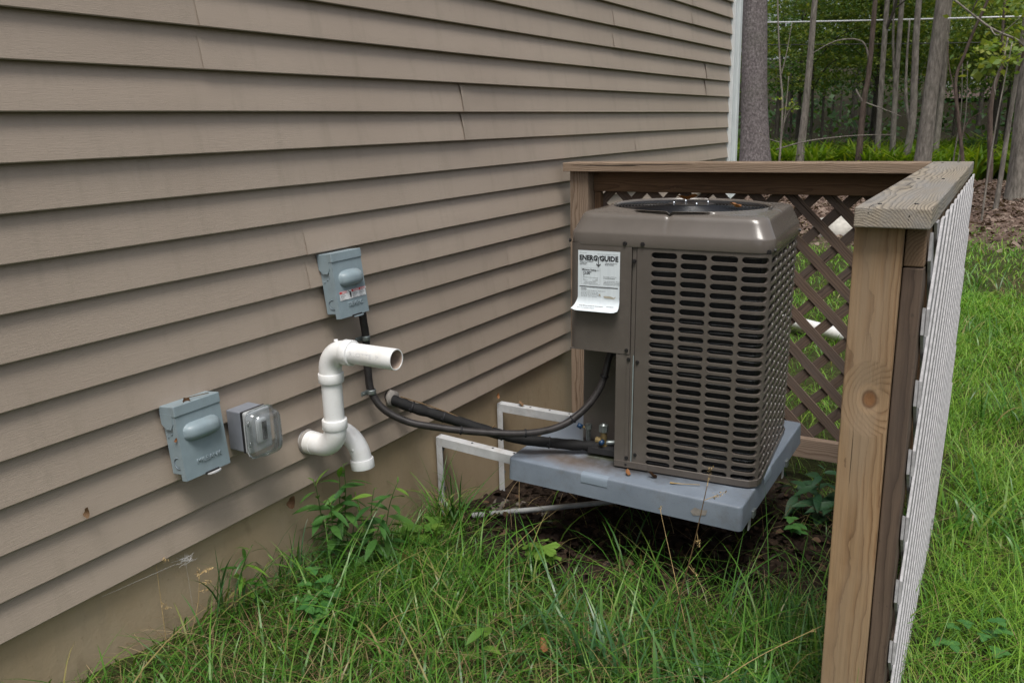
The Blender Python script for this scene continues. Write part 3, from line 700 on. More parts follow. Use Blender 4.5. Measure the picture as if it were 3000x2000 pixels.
def pvc_drop():
    r = empty('drain_elbow', 'white plastic elbow curving down out of the wall behind the vent riser', 'pipe', (0.0, 1.868, 0.555))
    ex, ez = Vector((1, 0, 0)), Vector((0, 0, 1))
    P = [Vector((-0.02, 0, 0.0)), Vector((0.01, 0, 0.002))]+arc((0.02, 0, -0.085), 0.088, PI/2, 0.06, ex, ez, 16)
    V, F, U = sweep(P, 0.031, 28, False); link('bend', mesh('bend', V, F, 'pvc_white', True), r)
    V, F = [], []; n = 28; end = P[-1]; d = (P[-1]-P[-2]).normalized(); b = Vector((0, 1, 0)); c = d.cross(b)
    for (s, q) in ((-0.004, 0.030), (-0.0035, 0.0358), (-0.002, 0.0366), (0.024, 0.0366), (0.0255, 0.036), (0.0255, 0.031), (-0.002, 0.030)):
        for k in range(n): a = 2*PI*k/n; V.append(end+d*s+(b*math.cos(a)+c*math.sin(a))*q)
    for j in range(6):
        for k in range(n): F.append((j*n+k, j*n+(k+1) % n, (j+1)*n+(k+1) % n, (j+1)*n+k))
    me = mesh('end_hub', V, F, 'pvc_white', True); me.set_sharp_from_angle(angle=R(40)); link('end_hub', me, r)
    bm = bmesh.new(); cyl(bm, 0.0045, 0.006, (0.100, -0.030, -0.040), 'Y', 12); link('moulding_nub', bm_mesh('moulding_nub', bm, 'pvc_white', True), r)
pvc_drop()

# ------------------------------------------------------------------ conduit, clamps, refrigerant lines
ACO = Vector((0.5481, 2.4169, 0.3640)); AC_ROT = (-0.0061, 0.0112, 0.0839)
def acw(x, y, z): return ACO + Euler(AC_ROT).to_matrix() @ Vector((x, y, z))
cp = [(0.034, 2.0, 0.935), (0.031, 2.008, 0.88), (0.026, 2.02, 0.825), (0.022, 2.024, 0.707), (0.028, 2.028, 0.637), (0.06, 2.046, 0.578), (0.115, 2.088, 0.533), (0.177, 2.136, 0.509), (0.302, 2.232, 0.478), (0.43, 2.331, 0.462), (0.523, 2.403, 0.479), (0.588, 2.454, 0.532), (0.635, 2.489, 0.613), (0.657, 2.507, 0.713), tuple(acw(0.13, 0.09, 0.40))]
cp_s = smooth_path(cp, 12)
cd = empty('flexible_conduit', 'black flexible conduit looping from the upper grey box to the air conditioner', 'conduit', (0.03, 2.02, 0.64))
ci = Matrix.Translation((-0.03, -2.02, -0.64))
def loc_tube(name, path, rad, mat, parent, off, n=14):
    V, F, U = sweep([Vector(p)-Vector(off) for p in path], rad, n, True)
    return link(name, mesh(name, V, F, mat, True, None, U), parent)
loc_tube('sheath', cp_s, 0.0123, 'conduit_skin', cd, cd.location, 16)
loc_tube('connector', [acw(0.13, 0.09, 0.355), acw(0.13, 0.09, 0.375), acw(0.13, 0.09, 0.39)], [0.0135, 0.018, 0.018], 'fan_dark', cd, cd.location)
def tie(i, rad, parent, pts, tail=True):
    p = pts[i]; d = (pts[i+1]-pts[i-1]).normalized()
    V, F, U = sweep([p-d*0.003-parent.location, p-d*0.0029-parent.location, p+d*0.0029-parent.location, p+d*0.003-parent.location], [rad*0.6, rad, rad, rad*0.6], 14, True)
    o = link('cable_tie', mesh('cable_tie', V, F, 'rubber_black', True), parent)
    box_obj('tie_head', (0.006, 0.006, 0.006), p-parent.location+Vector((0.004, -rad, -0.001)), 'rubber_black', o, 0.001)
for i in (92, 108, 126, 148): tie(i, 0.0150, cd, cp_s)
def clamp(label, z, y, x):
    r = empty('pipe_clamp', label, 'clamp', (x, y, z), (0, 0, 0), 'zinc conduit clamps')
    V, F, U = sweep([(0, 0, -0.008), (0, 0, -0.0075), (0, 0, -0.004), (0, 0, 0), (0, 0, 0.004), (0, 0, 0.0075), (0, 0, 0.008)], [0.0125, 0.0155, 0.0148, 0.0158, 0.0148, 0.0155, 0.0125], 24, False)
    link('strap', mesh('strap', V, F, 'zinc', True), r)
    box_obj('tab', (0.004, 0.028, 0.015), (-0.009, -0.026, 0), 'zinc', r, 0.001)
    bm = bmesh.new(); cyl(bm, 0.0055, 0.006, (-0.005, -0.028, 0), 'X', 6); link('screw', bm_mesh('screw', bm, 'zinc'), r)
clamp('upper zinc clamp on the black conduit, just under the upper grey box', 0.822, 2.019, 0.026)
clamp('lower zinc clamp where the black conduit bends away from the siding', 0.640, 2.027, 0.028)

hole = Vector((0.0, 2.168, 0.566))
rf = empty('refrigerant_line', 'thick black foam-wrapped refrigerant line from the wall hole to the brass valve', 'pipe', tuple(hole))
rp = [(-0.03, 2.158, 0.580), (0.014, 2.172, 0.560), (0.082, 2.209, 0.530), (0.184, 2.265, 0.491), (0.286, 2.321, 0.449), (0.389, 2.378, 0.418), (0.502, 2.44, 0.400), (0.60, 2.494, 0.389), (0.622, 2.506, 0.386)]
rps = smooth_path(rp, 14)
rr_ = [0.0185*(1+0.10*noise.noise(Vector((k*0.23, 1, 2)))) * (0.93 if (k % 31) in (0, 1) else 1) for k in range(len(rps))]; rr_[-1] = 0.013
loc_tube('foam_sleeve', rps, rr_, 'foam_black', rf, rf.location, 16)
for i in (24, 38, 62, 80): tie(i, 0.0205, rf, rps)
th = smooth_path([(0.02, 2.185, 0.575), (0.10, 2.225, 0.545), (0.2, 2.272, 0.502), (0.26, 2.30, 0.455), (0.28, 2.315, 0.448), (0.31, 2.33, 0.47)], 8)
loc_tube('control_wire', th, 0.0022, 'stem_brown', rf, rf.location, 6)
bm = bmesh.new(); cyl(bm, 0.031, 0.012, (0.0, 0, 0), 'X', 18)
for v in bm.verts: v.co += Vector((0.3, 1, 1))*0.006*noise.noise(v.co*60)
link('wall_putty', bm_mesh('wall_putty', bm, 'caulk_grey', True), rf, (0.0, -0.004, 0.006))

# ------------------------------------------------------------------ wall brackets and pad
def bracket(label, y, zt, zb, droop=0.006):
    r = empty('wall_bracket', label, 'bracket', (0, y, zb), (0, 0, 0), 'white steel wall brackets')
    def L(name, a, b, w1, w2):                                # angle iron: flange facing -y and a second flange
        bm = bmesh.new(); t = 0.004
        if name == 'upright':
            bbox(bm, (0.026, t, b-a), (-0.007, t/2, (a+b)/2), 0.0008, 1); bbox(bm, (t, 0.034, b-a), (-0.0180, 0.0215, (a+b)/2), 0.0008, 1)
        else:
            bbox(bm, (b-a, t, 0.034), ((a+b)/2, t/2, zt-zb-0.0175), 0.0008, 1); bbox(bm, (b-a, 0.036, t), ((a+b)/2, 0.0181, zt-zb-0.002+0.0005), 0.0008, 1)
        return bm_mesh(name, bm, 'bracket_white')
    link('upright', L('upright', 0, zt-zb-0.0348, 0, 0), r)
    link('arm', L('arm', -0.02, 1.12, 0, 0), r, (-(zt-zb)*droop, 0, 0), (0, droop, 0))
    for x in (0.13, 0.22, 0.31):
        bm = bmesh.new(); cyl(bm, 0.0045, 0.0012, (x, 0.022, zt-zb+0.0008-droop*x), 'Z', 12); link('bolt_hole', bm_mesh('bolt_hole', bm, 'black_gap'), r)
    for z in (0.26, 0.10):
        bm = bmesh.new(); cyl(bm, 0.007, 0.008, (-0.012, 0.030, z), 'X', 8); link('anchor_bolt', bm_mesh('anchor_bolt', bm, 'zinc'), r)
bracket('front white steel wall bracket carrying the grey pad, with a rust patch on its arm', 2.430, 0.338, 0.02, 0.045)
bracket('rear white steel wall bracket behind the black hoses', 2.872, 0.338, -0.08, 0.004)
pad = empty('equipment_pad', 'blue-grey plastic equipment pad under the air conditioner, stained near the valve', 'pad', (0.357, 2.328, 0.3625), (0.0111, 0.0147, 0.0025))
def mk_pad_mesh():
    n, r0, W = 10, 0.016, 0.813; V, F = [], []
    lv = [(0.010, -0.079), (0.0045, -0.079), (-0.0005, -0.079), (0.0, -0.07), (0.002, -0.008), (0.0028, -0.004), (0.0045, -0.0015), (0.008, 0.0)]
    def ring(ins, z):
        o = []; rr = max(0.004, r0-ins*0.5)
        for cx, cy, a0 in ((W-ins-rr, ins+rr, -PI/2), (W-ins-rr, W-ins-rr, 0), (ins+rr, W-ins-rr, PI/2), (ins+rr, ins+rr, PI)):
            for k in range(n): a = a0+PI/2*k/(n-1); o.append((cx+rr*math.cos(a), cy+rr*math.sin(a), z))
        return o
    for ins, z in lv: V.extend(ring(ins, z))
    m = 4*n
    for j in range(len(lv)-1):
        for k in range(m): F.append((j*m+k, j*m+(k+1) % m, (j+1)*m+(k+1) % m, (j+1)*m+k))
    F.append(tuple(range((len(lv)-1)*m, len(lv)*m)))
    me = mesh('pad_shell', V, F, 'pad', True); me.set_sharp_from_angle(angle=R(60)); return me
link('pad_shell', mk_pad_mesh(), pad)
def edge_plate(loc, rotz, L=0.095):
    V, F = [], []; s = L/2; n = 12
    prof = [(-0.0008, -0.030), (-0.0006, -0.012), (0.0015, -0.005), (0.006, 0.0006), (0.020, 0.0008)]
    for k in range(n+1):
        for (a, z) in prof: V.append((-s+L*k/n, a, z))
    m = len(prof)
    for k in range(n):
        for j in range(m-1): F.append((k*m+j, (k+1)*m+j, (k+1)*m+j+1, k*m+j+1))
    me = mesh('edge_plate', V, F, 'pad_plate', True); o = link('edge_plate', me, pad, loc, (0, 0, rotz)); return o
t = NT('pad_plate'); b = t.bsdf((0.21, 0.255, 0.31), 0.35, 0.5); t.bump(t.noise(t.coord('Object'), 160, 3), b, 0.35, 0.0015); M['pad_plate'] = t.m
edge_plate((0.328, 0.0, 0.0), 0); edge_plate((0.813, 0.30, 0.0), PI/2)
# torn sticker, pad clips
V = [(0.655, -0.0012, -0.046), (0.668, -0.0012, -0.030), (0.690, -0.0012, -0.034), (0.708, -0.0012, -0.030), (0.704, -0.0012, -0.048), (0.680, -0.0012, -0.055), (0.664, -0.0012, -0.058)]
link('torn_sticker', mesh('torn_sticker', V, [tuple(range(7))], 'caulk_grey'), pad)
for y in (0.13, 0.57):
    cl = box_obj('pad_clip', (0.010, 0.030, 0.026), (0.815, y, -0.072), 'zinc', pad, 0.002)
    box_obj('clip_leg', (0.004, 0.022, 0.05), (-0.012, 0.004, -0.036), 'bracket_white', cl, 0.001)

# ------------------------------------------------------------------ air conditioner (local: x right, y back, z up)
ac = empty('air_conditioner', 'taupe outdoor air conditioner', 'air conditioner', tuple(ACO), AC_ROT)
ac['label'] = 'taupe outdoor air conditioner with slotted grille and curling energy label on the grey pad'
WA, DA, HC, RC = 0.63, 0.58, 0.737, 0.042
def perim(s, ins=0.0, r=RC):
    """point and outward normal at arc length s from the front left corner, counter-clockwise seen from above"""
    segs = [('l', (0, 0), (1, 0), WA-r), ('a', (WA-r, r), -PI/2, r*PI/2), ('l', (WA, r), (0, 1), DA-2*r), ('a', (WA-r, DA-r), 0, r*PI/2), ('l', (WA-r, DA), (-1, 0), WA-2*r), ('a', (r, DA-r), PI/2, r*PI/2), ('l', (0, DA-r), (0, -1), DA)]
    for sg in segs:
        L = sg[3]
        if s <= L+1e-9:
            if sg[0] == 'l':
                d = sg[2]; nx, ny = d[1], -d[0]; x = sg[1][0]+d[0]*s; y = sg[1][1]+d[1]*s
            else:
                a = sg[2]+s/r; nx, ny = math.cos(a), math.sin(a); x = sg[1][0]+r*nx; y = sg[1][1]+r*ny
            return (x-nx*ins, y-ny*ins), (nx, ny)
        s -= L
    return perim(0)
def grille():
    V, F = [], []
    s_a = 0.2255; pitch = 0.0915; s0 = 0.2702; gw = 0.0812; rows, rp, zt = 25, 0.02845, 0.711; sh = 0.0204
    cols = [s0+pitch*k for k in range(17)]
    s_end = 1.86; zb_, ztop = 0.004, 0.742
    def add(s, z, ins=0.0):
        (x, y), _ = perim(s, ins); V.append((x, y, z)); return len(V)-1
    def quadstrip(sa, sb, z0, z1):
        n = max(1, int((sb-sa)/0.012))
        prev = None
        for k in range(n+1):
            s = sa+(sb-sa)*k/n; c = (add(s, z0), add(s, z1))
            if prev: F.append((prev[0], c[0], c[1], prev[1]))
            prev = c
    cols = [c for c in cols if c+gw < s_end-0.02]
    z_lo = zt-(rows-0.5)*rp; z_hi = zt+rp*0.5
    quadstrip(s_a, s_end, zb_, z_lo); quadstrip(s_a, s_end, z_hi, ztop)
    quadstrip(s_a, cols[0]-0.00515, z_lo, z_hi)
    quadstrip(cols[-1]+pitch-0.00515, s_end, z_lo, z_hi)
    na = 5                                                    # slot outline: stadium
    for c in cols:
        sa, sb = c-0.00515, c+pitch-0.00515
        for j in range(rows):
            zc = zt-j*rp; z0, z1 = zc-rp/2, zc+rp/2
            hw, hh = gw/2, sh/2; sm = c+gw/2
            pts = []
            for k in range(na+1): a = -PI/2+PI*k/na; pts.append((sm+hw-hh+hh*math.cos(a), zc+hh*math.sin(a)))
            for q in (0.66, 0.33, 0.0, -0.33, -0.66): pts.append((sm+(hw-hh)*q, zc+hh))
            for k in range(na+1): a = PI/2+PI*k/na; pts.append((sm-hw+hh+hh*math.cos(a), zc+hh*math.sin(a)))
            for q in (-0.66, -0.33, 0.0, 0.33, 0.66): pts.append((sm+(hw-hh)*q, zc-hh))
            m = len(pts)
            outp = []
            for (s, z) in pts:                                # matching point on the cell border
                ds, dz = s-sm, z-zc
                if abs(dz) >= hh*0.985: outp.append((s, z1 if dz > 0 else z0))
                elif abs(dz) > hh*0.7: outp.append((sb if ds > 0 else sa, z1 if dz > 0 else z0))
                else: outp.append((sb if ds > 0 else sa, zc+dz/hh*rp/2))
            io = [add(s, z) for s, z in outp]
            i1 = [add(s, z) for s, z in pts]
            i2 = [add(sm+(s-sm)*0.99, zc+(z-zc)*0.95, 0.0022) for s, z in pts]
            i3 = [add(sm+(s-sm)*0.985, zc+(z-zc)*0.90, 0.0075) for s, z in pts]
            for k in range(m):
                k2 = (k+1) % m
                F.append((io[k], io[k2], i1[k2], i1[k])); F.append((i1[k], i1[k2], i2[k2], i2[k])); F.append((i2[k], i2[k2], i3[k2], i3[k]))
    me = mesh('grille_panel', V, F, 'ac_paint', True)
    bm = bmesh.new(); bm.from_mesh(me); bmesh.ops.remove_doubles(bm, verts=bm.verts, dist=1e-5); bmesh.ops.dissolve_degenerate(bm, edges=bm.edges, dist=1e-6); bmesh.ops.recalc_face_normals(bm, faces=bm.faces); bm.to_mesh(me); bm.free()
    me.polygons.foreach_set('use_smooth', [True]*len(me.polygons)); me.set_sharp_from_angle(angle=R(70))
    link('grille_panel', me, ac)
grille()
def rrect_ring(ins, r, z, n=96, cx=WA/2, cy=DA/2, w=WA, d=DA):
    """rounded rectangle sampled at equal angles so rings can be bridged with circles"""
    hw, hd = w/2-ins, d/2-ins; o = []
    for k in range(n):
        a = 2*PI*k/n; c, s = math.cos(a), math.sin(a)
        t = min(hw/abs(c) if abs(c) > 1e-9 else 9e9, hd/abs(s) if abs(s) > 1e-9 else 9e9)
        x, y = t*c, t*s
        qx, qy = abs(x)-(hw-r), abs(y)-(hd-r)
        if qx > 0 and qy > 0:                                 # move along the ray to the rounded corner
            ox, oy = hw-r, hd-r; ac_, as_ = abs(c), abs(s)
            B = -(ac_*ox+as_*oy); C = ox*ox+oy*oy-r*r; D_ = max(0, B*B-C); t = -B+math.sqrt(D_); x, y = t*c, t*s
        o.append([cx+x, cy+y, z])
    return o
def circ_ring(r, z, n=96): return [[WA/2+r*math.cos(2*PI*k/n), DA/2+r*math.sin(2*PI*k/n), z] for k in range(n)]
def loft(rings, cap_last=False, cap_first=False):
    V = [p for r in rings for p in r]; n = len(rings[0]); F = []
    for j in range(len(rings)-1):
        for k in range(n): F.append((j*n+k, j*n+(k+1) % n, (j+1)*n+(k+1) % n, (j+1)*n+k))
    if cap_last: F.append(tuple(range((len(rings)-1)*n, len(rings)*n)))
    if cap_first: F.append(tuple(reversed(range(n))))
    return V, F
ZT = 0.842-0.0                                                # height of the fan rim
def top_cap():
    n = 320
    lv = [(0.004, 0.040, HC-0.001), (-0.003, 0.048, HC-0.003), (-0.004, 0.049, HC+0.001), (-0.003, 0.048, HC+0.033), (-0.0015, 0.048, HC+0.038), (0.002, 0.048, HC+0.043),
          (0.0185, 0.046, HC+0.079), (0.0225, 0.046, HC+0.0885), (0.0295, 0.046, HC+0.0955), (0.040, 0.046, HC+0.0985), (0.056, 0.046, HC+0.0992)]
    rings = [rrect_ring(a, r, z, n) for a, r, z in lv]
    rings += [circ_ring(0.2755, HC+0.100, n)] if False else []
    base = rrect_ring(0.056, 0.046, HC+0.0992, n); c1 = circ_ring(0.262, ZT+0.001, n)
    for f in (0.35, 0.7): rings.append([[a[0]*(1-f)+b[0]*f, a[1]*(1-f)+b[1]*f, a[2]*(1-f)+b[2]*f] for a, b in zip(base, c1)])
    for r, z in ((0.262, ZT+0.0015), (0.2575, ZT+0.002), (0.2535, ZT), (0.252, ZT-0.006), (0.252, ZT-0.05)): rings.append(circ_ring(r, z, n))
    tot = len(rings)
    for j, rg in enumerate(rings):
        for k, p in enumerate(rg):
            a = 2*PI*k/n
            # corners: the sloping shoulder sinks a little; four notches where the guard is bolted on
            cn = max(0.0, math.cos(4*(a-PI/4)))**6
            if 10 <= j < tot-5: p[2] -= 0.003*cn
            for na_ in (0, PI/2, PI, 1.5*PI):
                d = abs((a-na_+PI) % (2*PI)-PI); g = math.exp(-(d/0.022)**2) if na_ > 3 else 0.4*math.exp(-(d/0.022)**2)
                if j >= 8 and j < tot-1: p[2] -= (0.0075 if j >= 10 else 0.005)*g
                if 6 <= j < 8: p[2] -= 0.0025*g
    V, F = loft(rings)
    me = mesh('top_cap', V, F, 'ac_cap_paint', True); me.set_sharp_from_angle(angle=R(75)); return link('top_cap', me, ac)
cap = top_cap()
def guard():
    rings = []; V, F = [], []
    rs = np.linspace(0.080, 0.2500, 17)
    for r in rs:
        z = ZT-0.006+0.0085*(1-(r/0.25)**2); m = 72; q = 5; b = len(V)
        for k in range(m):
            a = 2*PI*k/m
            for j in range(q): c = 2*PI*j/q; rr = r+0.0014*math.cos(c); V.append((WA/2+rr*math.cos(a), DA/2+rr*math.sin(a), z+0.0014*math.sin(c)))
        for k in range(m):
            for j in range(q): F.append((b+k*q+j, b+((k+1) % m)*q+j, b+((k+1) % m)*q+(j+1) % q, b+k*q+(j+1) % q))
    g = link('fan_guard', mesh('fan_guard', V, F, 'guard_black', True), ac)
    for k in range(8):
        a = 2*PI*k/8+0.2
        V, F, U = sweep([(WA/2+r*math.cos(a), DA/2+r*math.sin(a), ZT-0.0085+0.0075*(1-(r/0.25)**2)) for r in (0.05, 0.15, 0.252)], 0.0024, 6)
        link('guard_spoke', mesh('guard_spoke', V, F, 'guard_black', True), g)
    bm = bmesh.new(); cyl(bm, 0.076, 0.003, (WA/2, DA/2, ZT+0.003), 'Z', 40); link('hub_plate', bm_mesh('hub_plate', bm, 'guard_black'), g)
    for k in range(4):
        a = 2*PI*k/4+0.55
        bm = bmesh.new(); cyl(bm, 0.0046, 0.007, (0, 0, 0.0035), 'Z', 10, 0.003); link('hub_bolt', bm_mesh('hub_bolt', bm, 'bolt_silver', True), g, (WA/2+0.058*math.cos(a), DA/2+0.058*math.sin(a), ZT+0.0045))
guard()
def fan():
    bm = bmesh.new(); cyl(bm, 0.07, 0.12, (WA/2, DA/2, ZT-0.075), 'Z', 28); f = link('fan_motor', bm_mesh('fan_motor', bm, 'fan_dark'), ac)
    for k in range(3):
        a0 = 2*PI*k/3; V, F = [], []
        for i in range(7):
            r = 0.05+0.19*i/6
            for j in range(5):
                a = a0+(j/4-0.5)*1.15; V.append((WA/2+r*math.cos(a), DA/2+r*math.sin(a), ZT-0.13+0.05*(j/4)))
        for i in range(6):
            for j in range(4): F.append((i*5+j, i*5+j+1, (i+1)*5+j+1, (i+1)*5+j))
        link('fan_blade', mesh('fan_blade', V, F, 'fan_dark', True), f)
fan()
def coil():
    w0 = 0.034; V, F = [], []
    ss = np.linspace(0.215, 1.86, 90)
    for s in ss:
        (x, y), _ = perim(s, w0, RC); V += [(x, y, 0.01), (x, y, 0.735)]
    for k in range(len(ss)-1): F.append((2*k, 2*k+2, 2*k+3, 2*k+1))
    c = link('coil', mesh('coil', V, F, 'coil', True), ac)
    V, F = [], []
    for j in range(27):                                       # thin guard wires in front of the fins
        z = 0.022+0.0268*j
        path = []
        for s in np.linspace(0.25, 1.5, 46):
            (x, y), _ = perim(s, 0.020, RC); path.append((x, y, z+0.004*math.sin(s*7+j*1.7)+0.01*(s-0.6)))
        v, f, u = sweep(path, 0.0007, 4, False); k = len(V); V += v; F += [tuple(i+k for i in q) for q in f]
    link('coil_wires', mesh('coil_wires', V, F, 'coil_tube', True), c)
    bm = bmesh.new(); bbox(bm, (WA-0.10, DA-0.10, 0.02), (WA/2, DA/2, 0.02)); link('sump', bm_mesh('sump', bm, 'fan_dark'), ac)
coil()
def cabinet():
    # base pan rim
    V, F = loft([rrect_ring(0.006, 0.04, 0.0005), rrect_ring(-0.003, 0.044, 0.0015), rrect_ring(-0.003, 0.044, 0.022), rrect_ring(0.0, 0.042, 0.024)], False, True)
    # the pan steps back below the pipe notch
    V = [(x, max(y, 0.15) if x < 0.155 else y, z) for x, y, z in V]
    bp = link('base_pan', mesh('base_pan', V, F, 'ac_paint', False), ac)
    for x in (0.02, 0.5):
        pass
    # control box over the notch
    r = 0.03; zs = (0.389, 0.739); pts = [(0.2085, 0.14), (0.2085, -0.0025)]
    for k in range(9): a = -PI/2-PI/2*k/8; pts.append((r+r*math.cos(a)+0.0, r-0.0025+r*math.sin(a)))
    pts.append((0.0, 0.20)); V, F = [], []
    n = len(pts)
    for z in (zs[0]-0.004, zs[0], zs[1]): V += [((x, y, z)) for x, y in pts]
    for i in range(n): V[i] = (pts[i][0], pts[i][1]-0.000, zs[0]-0.0)
    V = V[:n] + V[2*n:]
    for k in range(n-1): F.append((k, k+1, n+k+1, n+k))
    F.append(tuple(reversed(range(n))))
    me = mesh('control_box_cover', V, F, 'ac_paint', True); me.set_sharp_from_angle(angle=R(35)); cb = link('control_box_cover', me, ac)
    box_obj('bottom_flange', (0.205, 0.010, 0.004), (0.105, 0.004, 0.390), 'ac_paint', cb, 0.001)
    # corner column: upper reveal and lower post
    box_obj('seam_strip', (0.013, 0.012, 0.735), (0.2165, 0.009, 0.372), 'ac_paint', ac, 0.001)
    box_obj('seam_seal', (0.0022, 0.004, 0.372), (0.2205, 0.0035, 0.200), 'seal_cyan', ac, 0)
    bm = bmesh.new(); bbox(bm, (0.0475, 0.004, 0.366), (0.1865, 0.001, 0.2035), 0.001, 1); bbox(bm, (0.004, 0.15, 0.366), (0.1645, 0.0785, 0.2035), 0, 1)
    bbox(bm, (0.0015, 0.0045, 0.366), (0.1985, 0.0, 0.2035), 0, 1)
    link('valve_post', bm_mesh('valve_post', bm, 'ac_paint'), ac)
    bm = bmesh.new(); bbox(bm, (0.17, 0.004, 0.385), (0.080, 0.152, 0.2025), 0.001, 1); bbox(bm, (0.004, DA-0.15-RC, 0.745), (0.001, 0.152+(DA-0.15-RC)/2, 0.3745), 0, 1)
    link('valve_panel', bm_mesh('valve_panel', bm, 'ac_paint'), ac)
    # flange at the pan's front edge with the round mark
    box_obj('pan_lip', (0.115, 0.004, 0.022), (0.2225, -0.0035, 0.013), 'ac_paint', ac, 0.0008)
    box_obj('valve_bracket', (0.085, 0.034, 0.003), (0.122, 0.080, 0.018), 'ac_paint', ac, 0.0008, rot=(0, 0.03, 0.1))
    def screw(x, y, z, ax='Y', r_=0.0052):
        bm = bmesh.new(); cyl(bm, r_, 0.005, (0, 0, 0), ax, 6); cyl(bm, r_*1.35, 0.0015, ((0.0, 0.002, 0) if ax == 'Y' else (-0.002, 0, 0)), ax, 12)
        link('screw', bm_mesh('screw', bm, 'ac_screw'), ac, (x, y, z))
    for x, z in ((0.186, HC+0.007), (0.243, HC+0.007), (0.622, HC+0.003)): screw(x, -0.0065, z)
    screw(-0.006, 0.02, HC+0.006, 'X'); screw(WA+0.006, 0.02, HC+0.006, 'X'); screw(WA+0.006, 0.55, HC+0.006, 'X')
    for x, z in ((0.2165, 0.690), (0.198, 0.402), (0.2055, 0.372), (0.2345, 0.366), (0.2055, 0.035), (0.2345, 0.050), (0.205, 0.012)): screw(x, -0.0035 if x > 0.2 and z < 0.38 or z < 0.38 else -0.006, z, 'Y', 0.0046)
    screw(0.2165, 0.0005, 0.690, 'Y', 0.0046)
    for y in (0.06, 0.50, 0.53): screw(WA+0.002, y, 0.020, 'X', 0.0045)
cabinet()
def valves():
    v = (0.095, 0.085)
    bm = bmesh.new(); cyl(bm, 0.0115, 0.060, (v[0], v[1], 0.058), 'Z', 16); cyl(bm, 0.014, 0.008, (v[0], v[1], 0.030), 'Z', 16); cyl(bm, 0.0125, 0.03, (v[0]-0.012, v[1], 0.046), 'X', 14)
    sv = link('service_valve', bm_mesh('service_valve', bm, 'brass', False), ac)
    bm = bmesh.new(); cyl(bm, 0.0165, 0.024, (v[0], v[1], 0.093), 'Z', 6); cyl(bm, 0.013, 0.006, (v[0], v[1], 0.107), 'Z', 14, 0.007); link('valve_nut', bm_mesh('valve_nut', bm, 'zinc'), sv)
    bm = bmesh.new(); cyl(bm, 0.0085, 0.018, (v[0]+0.002, v[1]-0.024, 0.050), 'Y', 14); link('service_cap', bm_mesh('service_cap', bm, 'cap_blue', True), sv)
    V, F, U = sweep([(v[0], v[1], 0.040), (v[0]+0.02, v[1]+0.01, 0.040), (v[0]+0.08, v[1]+0.02, 0.046)], 0.0095, 12); link('tail_pipe', mesh('tail_pipe', V, F, 'zinc', True), sv)
    bm = bmesh.new(); cyl(bm, 0.008, 0.05, (0.028, 0.115, 0.055), 'Z', 12); cyl(bm, 0.0125, 0.016, (0.028, 0.115, 0.080), 'Z', 6)
    s2 = link('service_valve', bm_mesh('service_valve', bm, 'zinc', False), ac)
    bm = bmesh.new(); cyl(bm, 0.0085, 0.018, (0, 0, 0), 'X', 14); link('service_cap', bm_mesh('service_cap', bm, 'cap_blue', True), s2, (-0.002, 0.108, 0.080), (0, 0.5, 0.3))
    V, F, U = sweep([(0.026, 0.115, 0.072), (0.005, 0.110, 0.078)], 0.0045, 8); link('valve_stub', mesh('valve_stub', V, F, 'brass', True), s2)
valves()
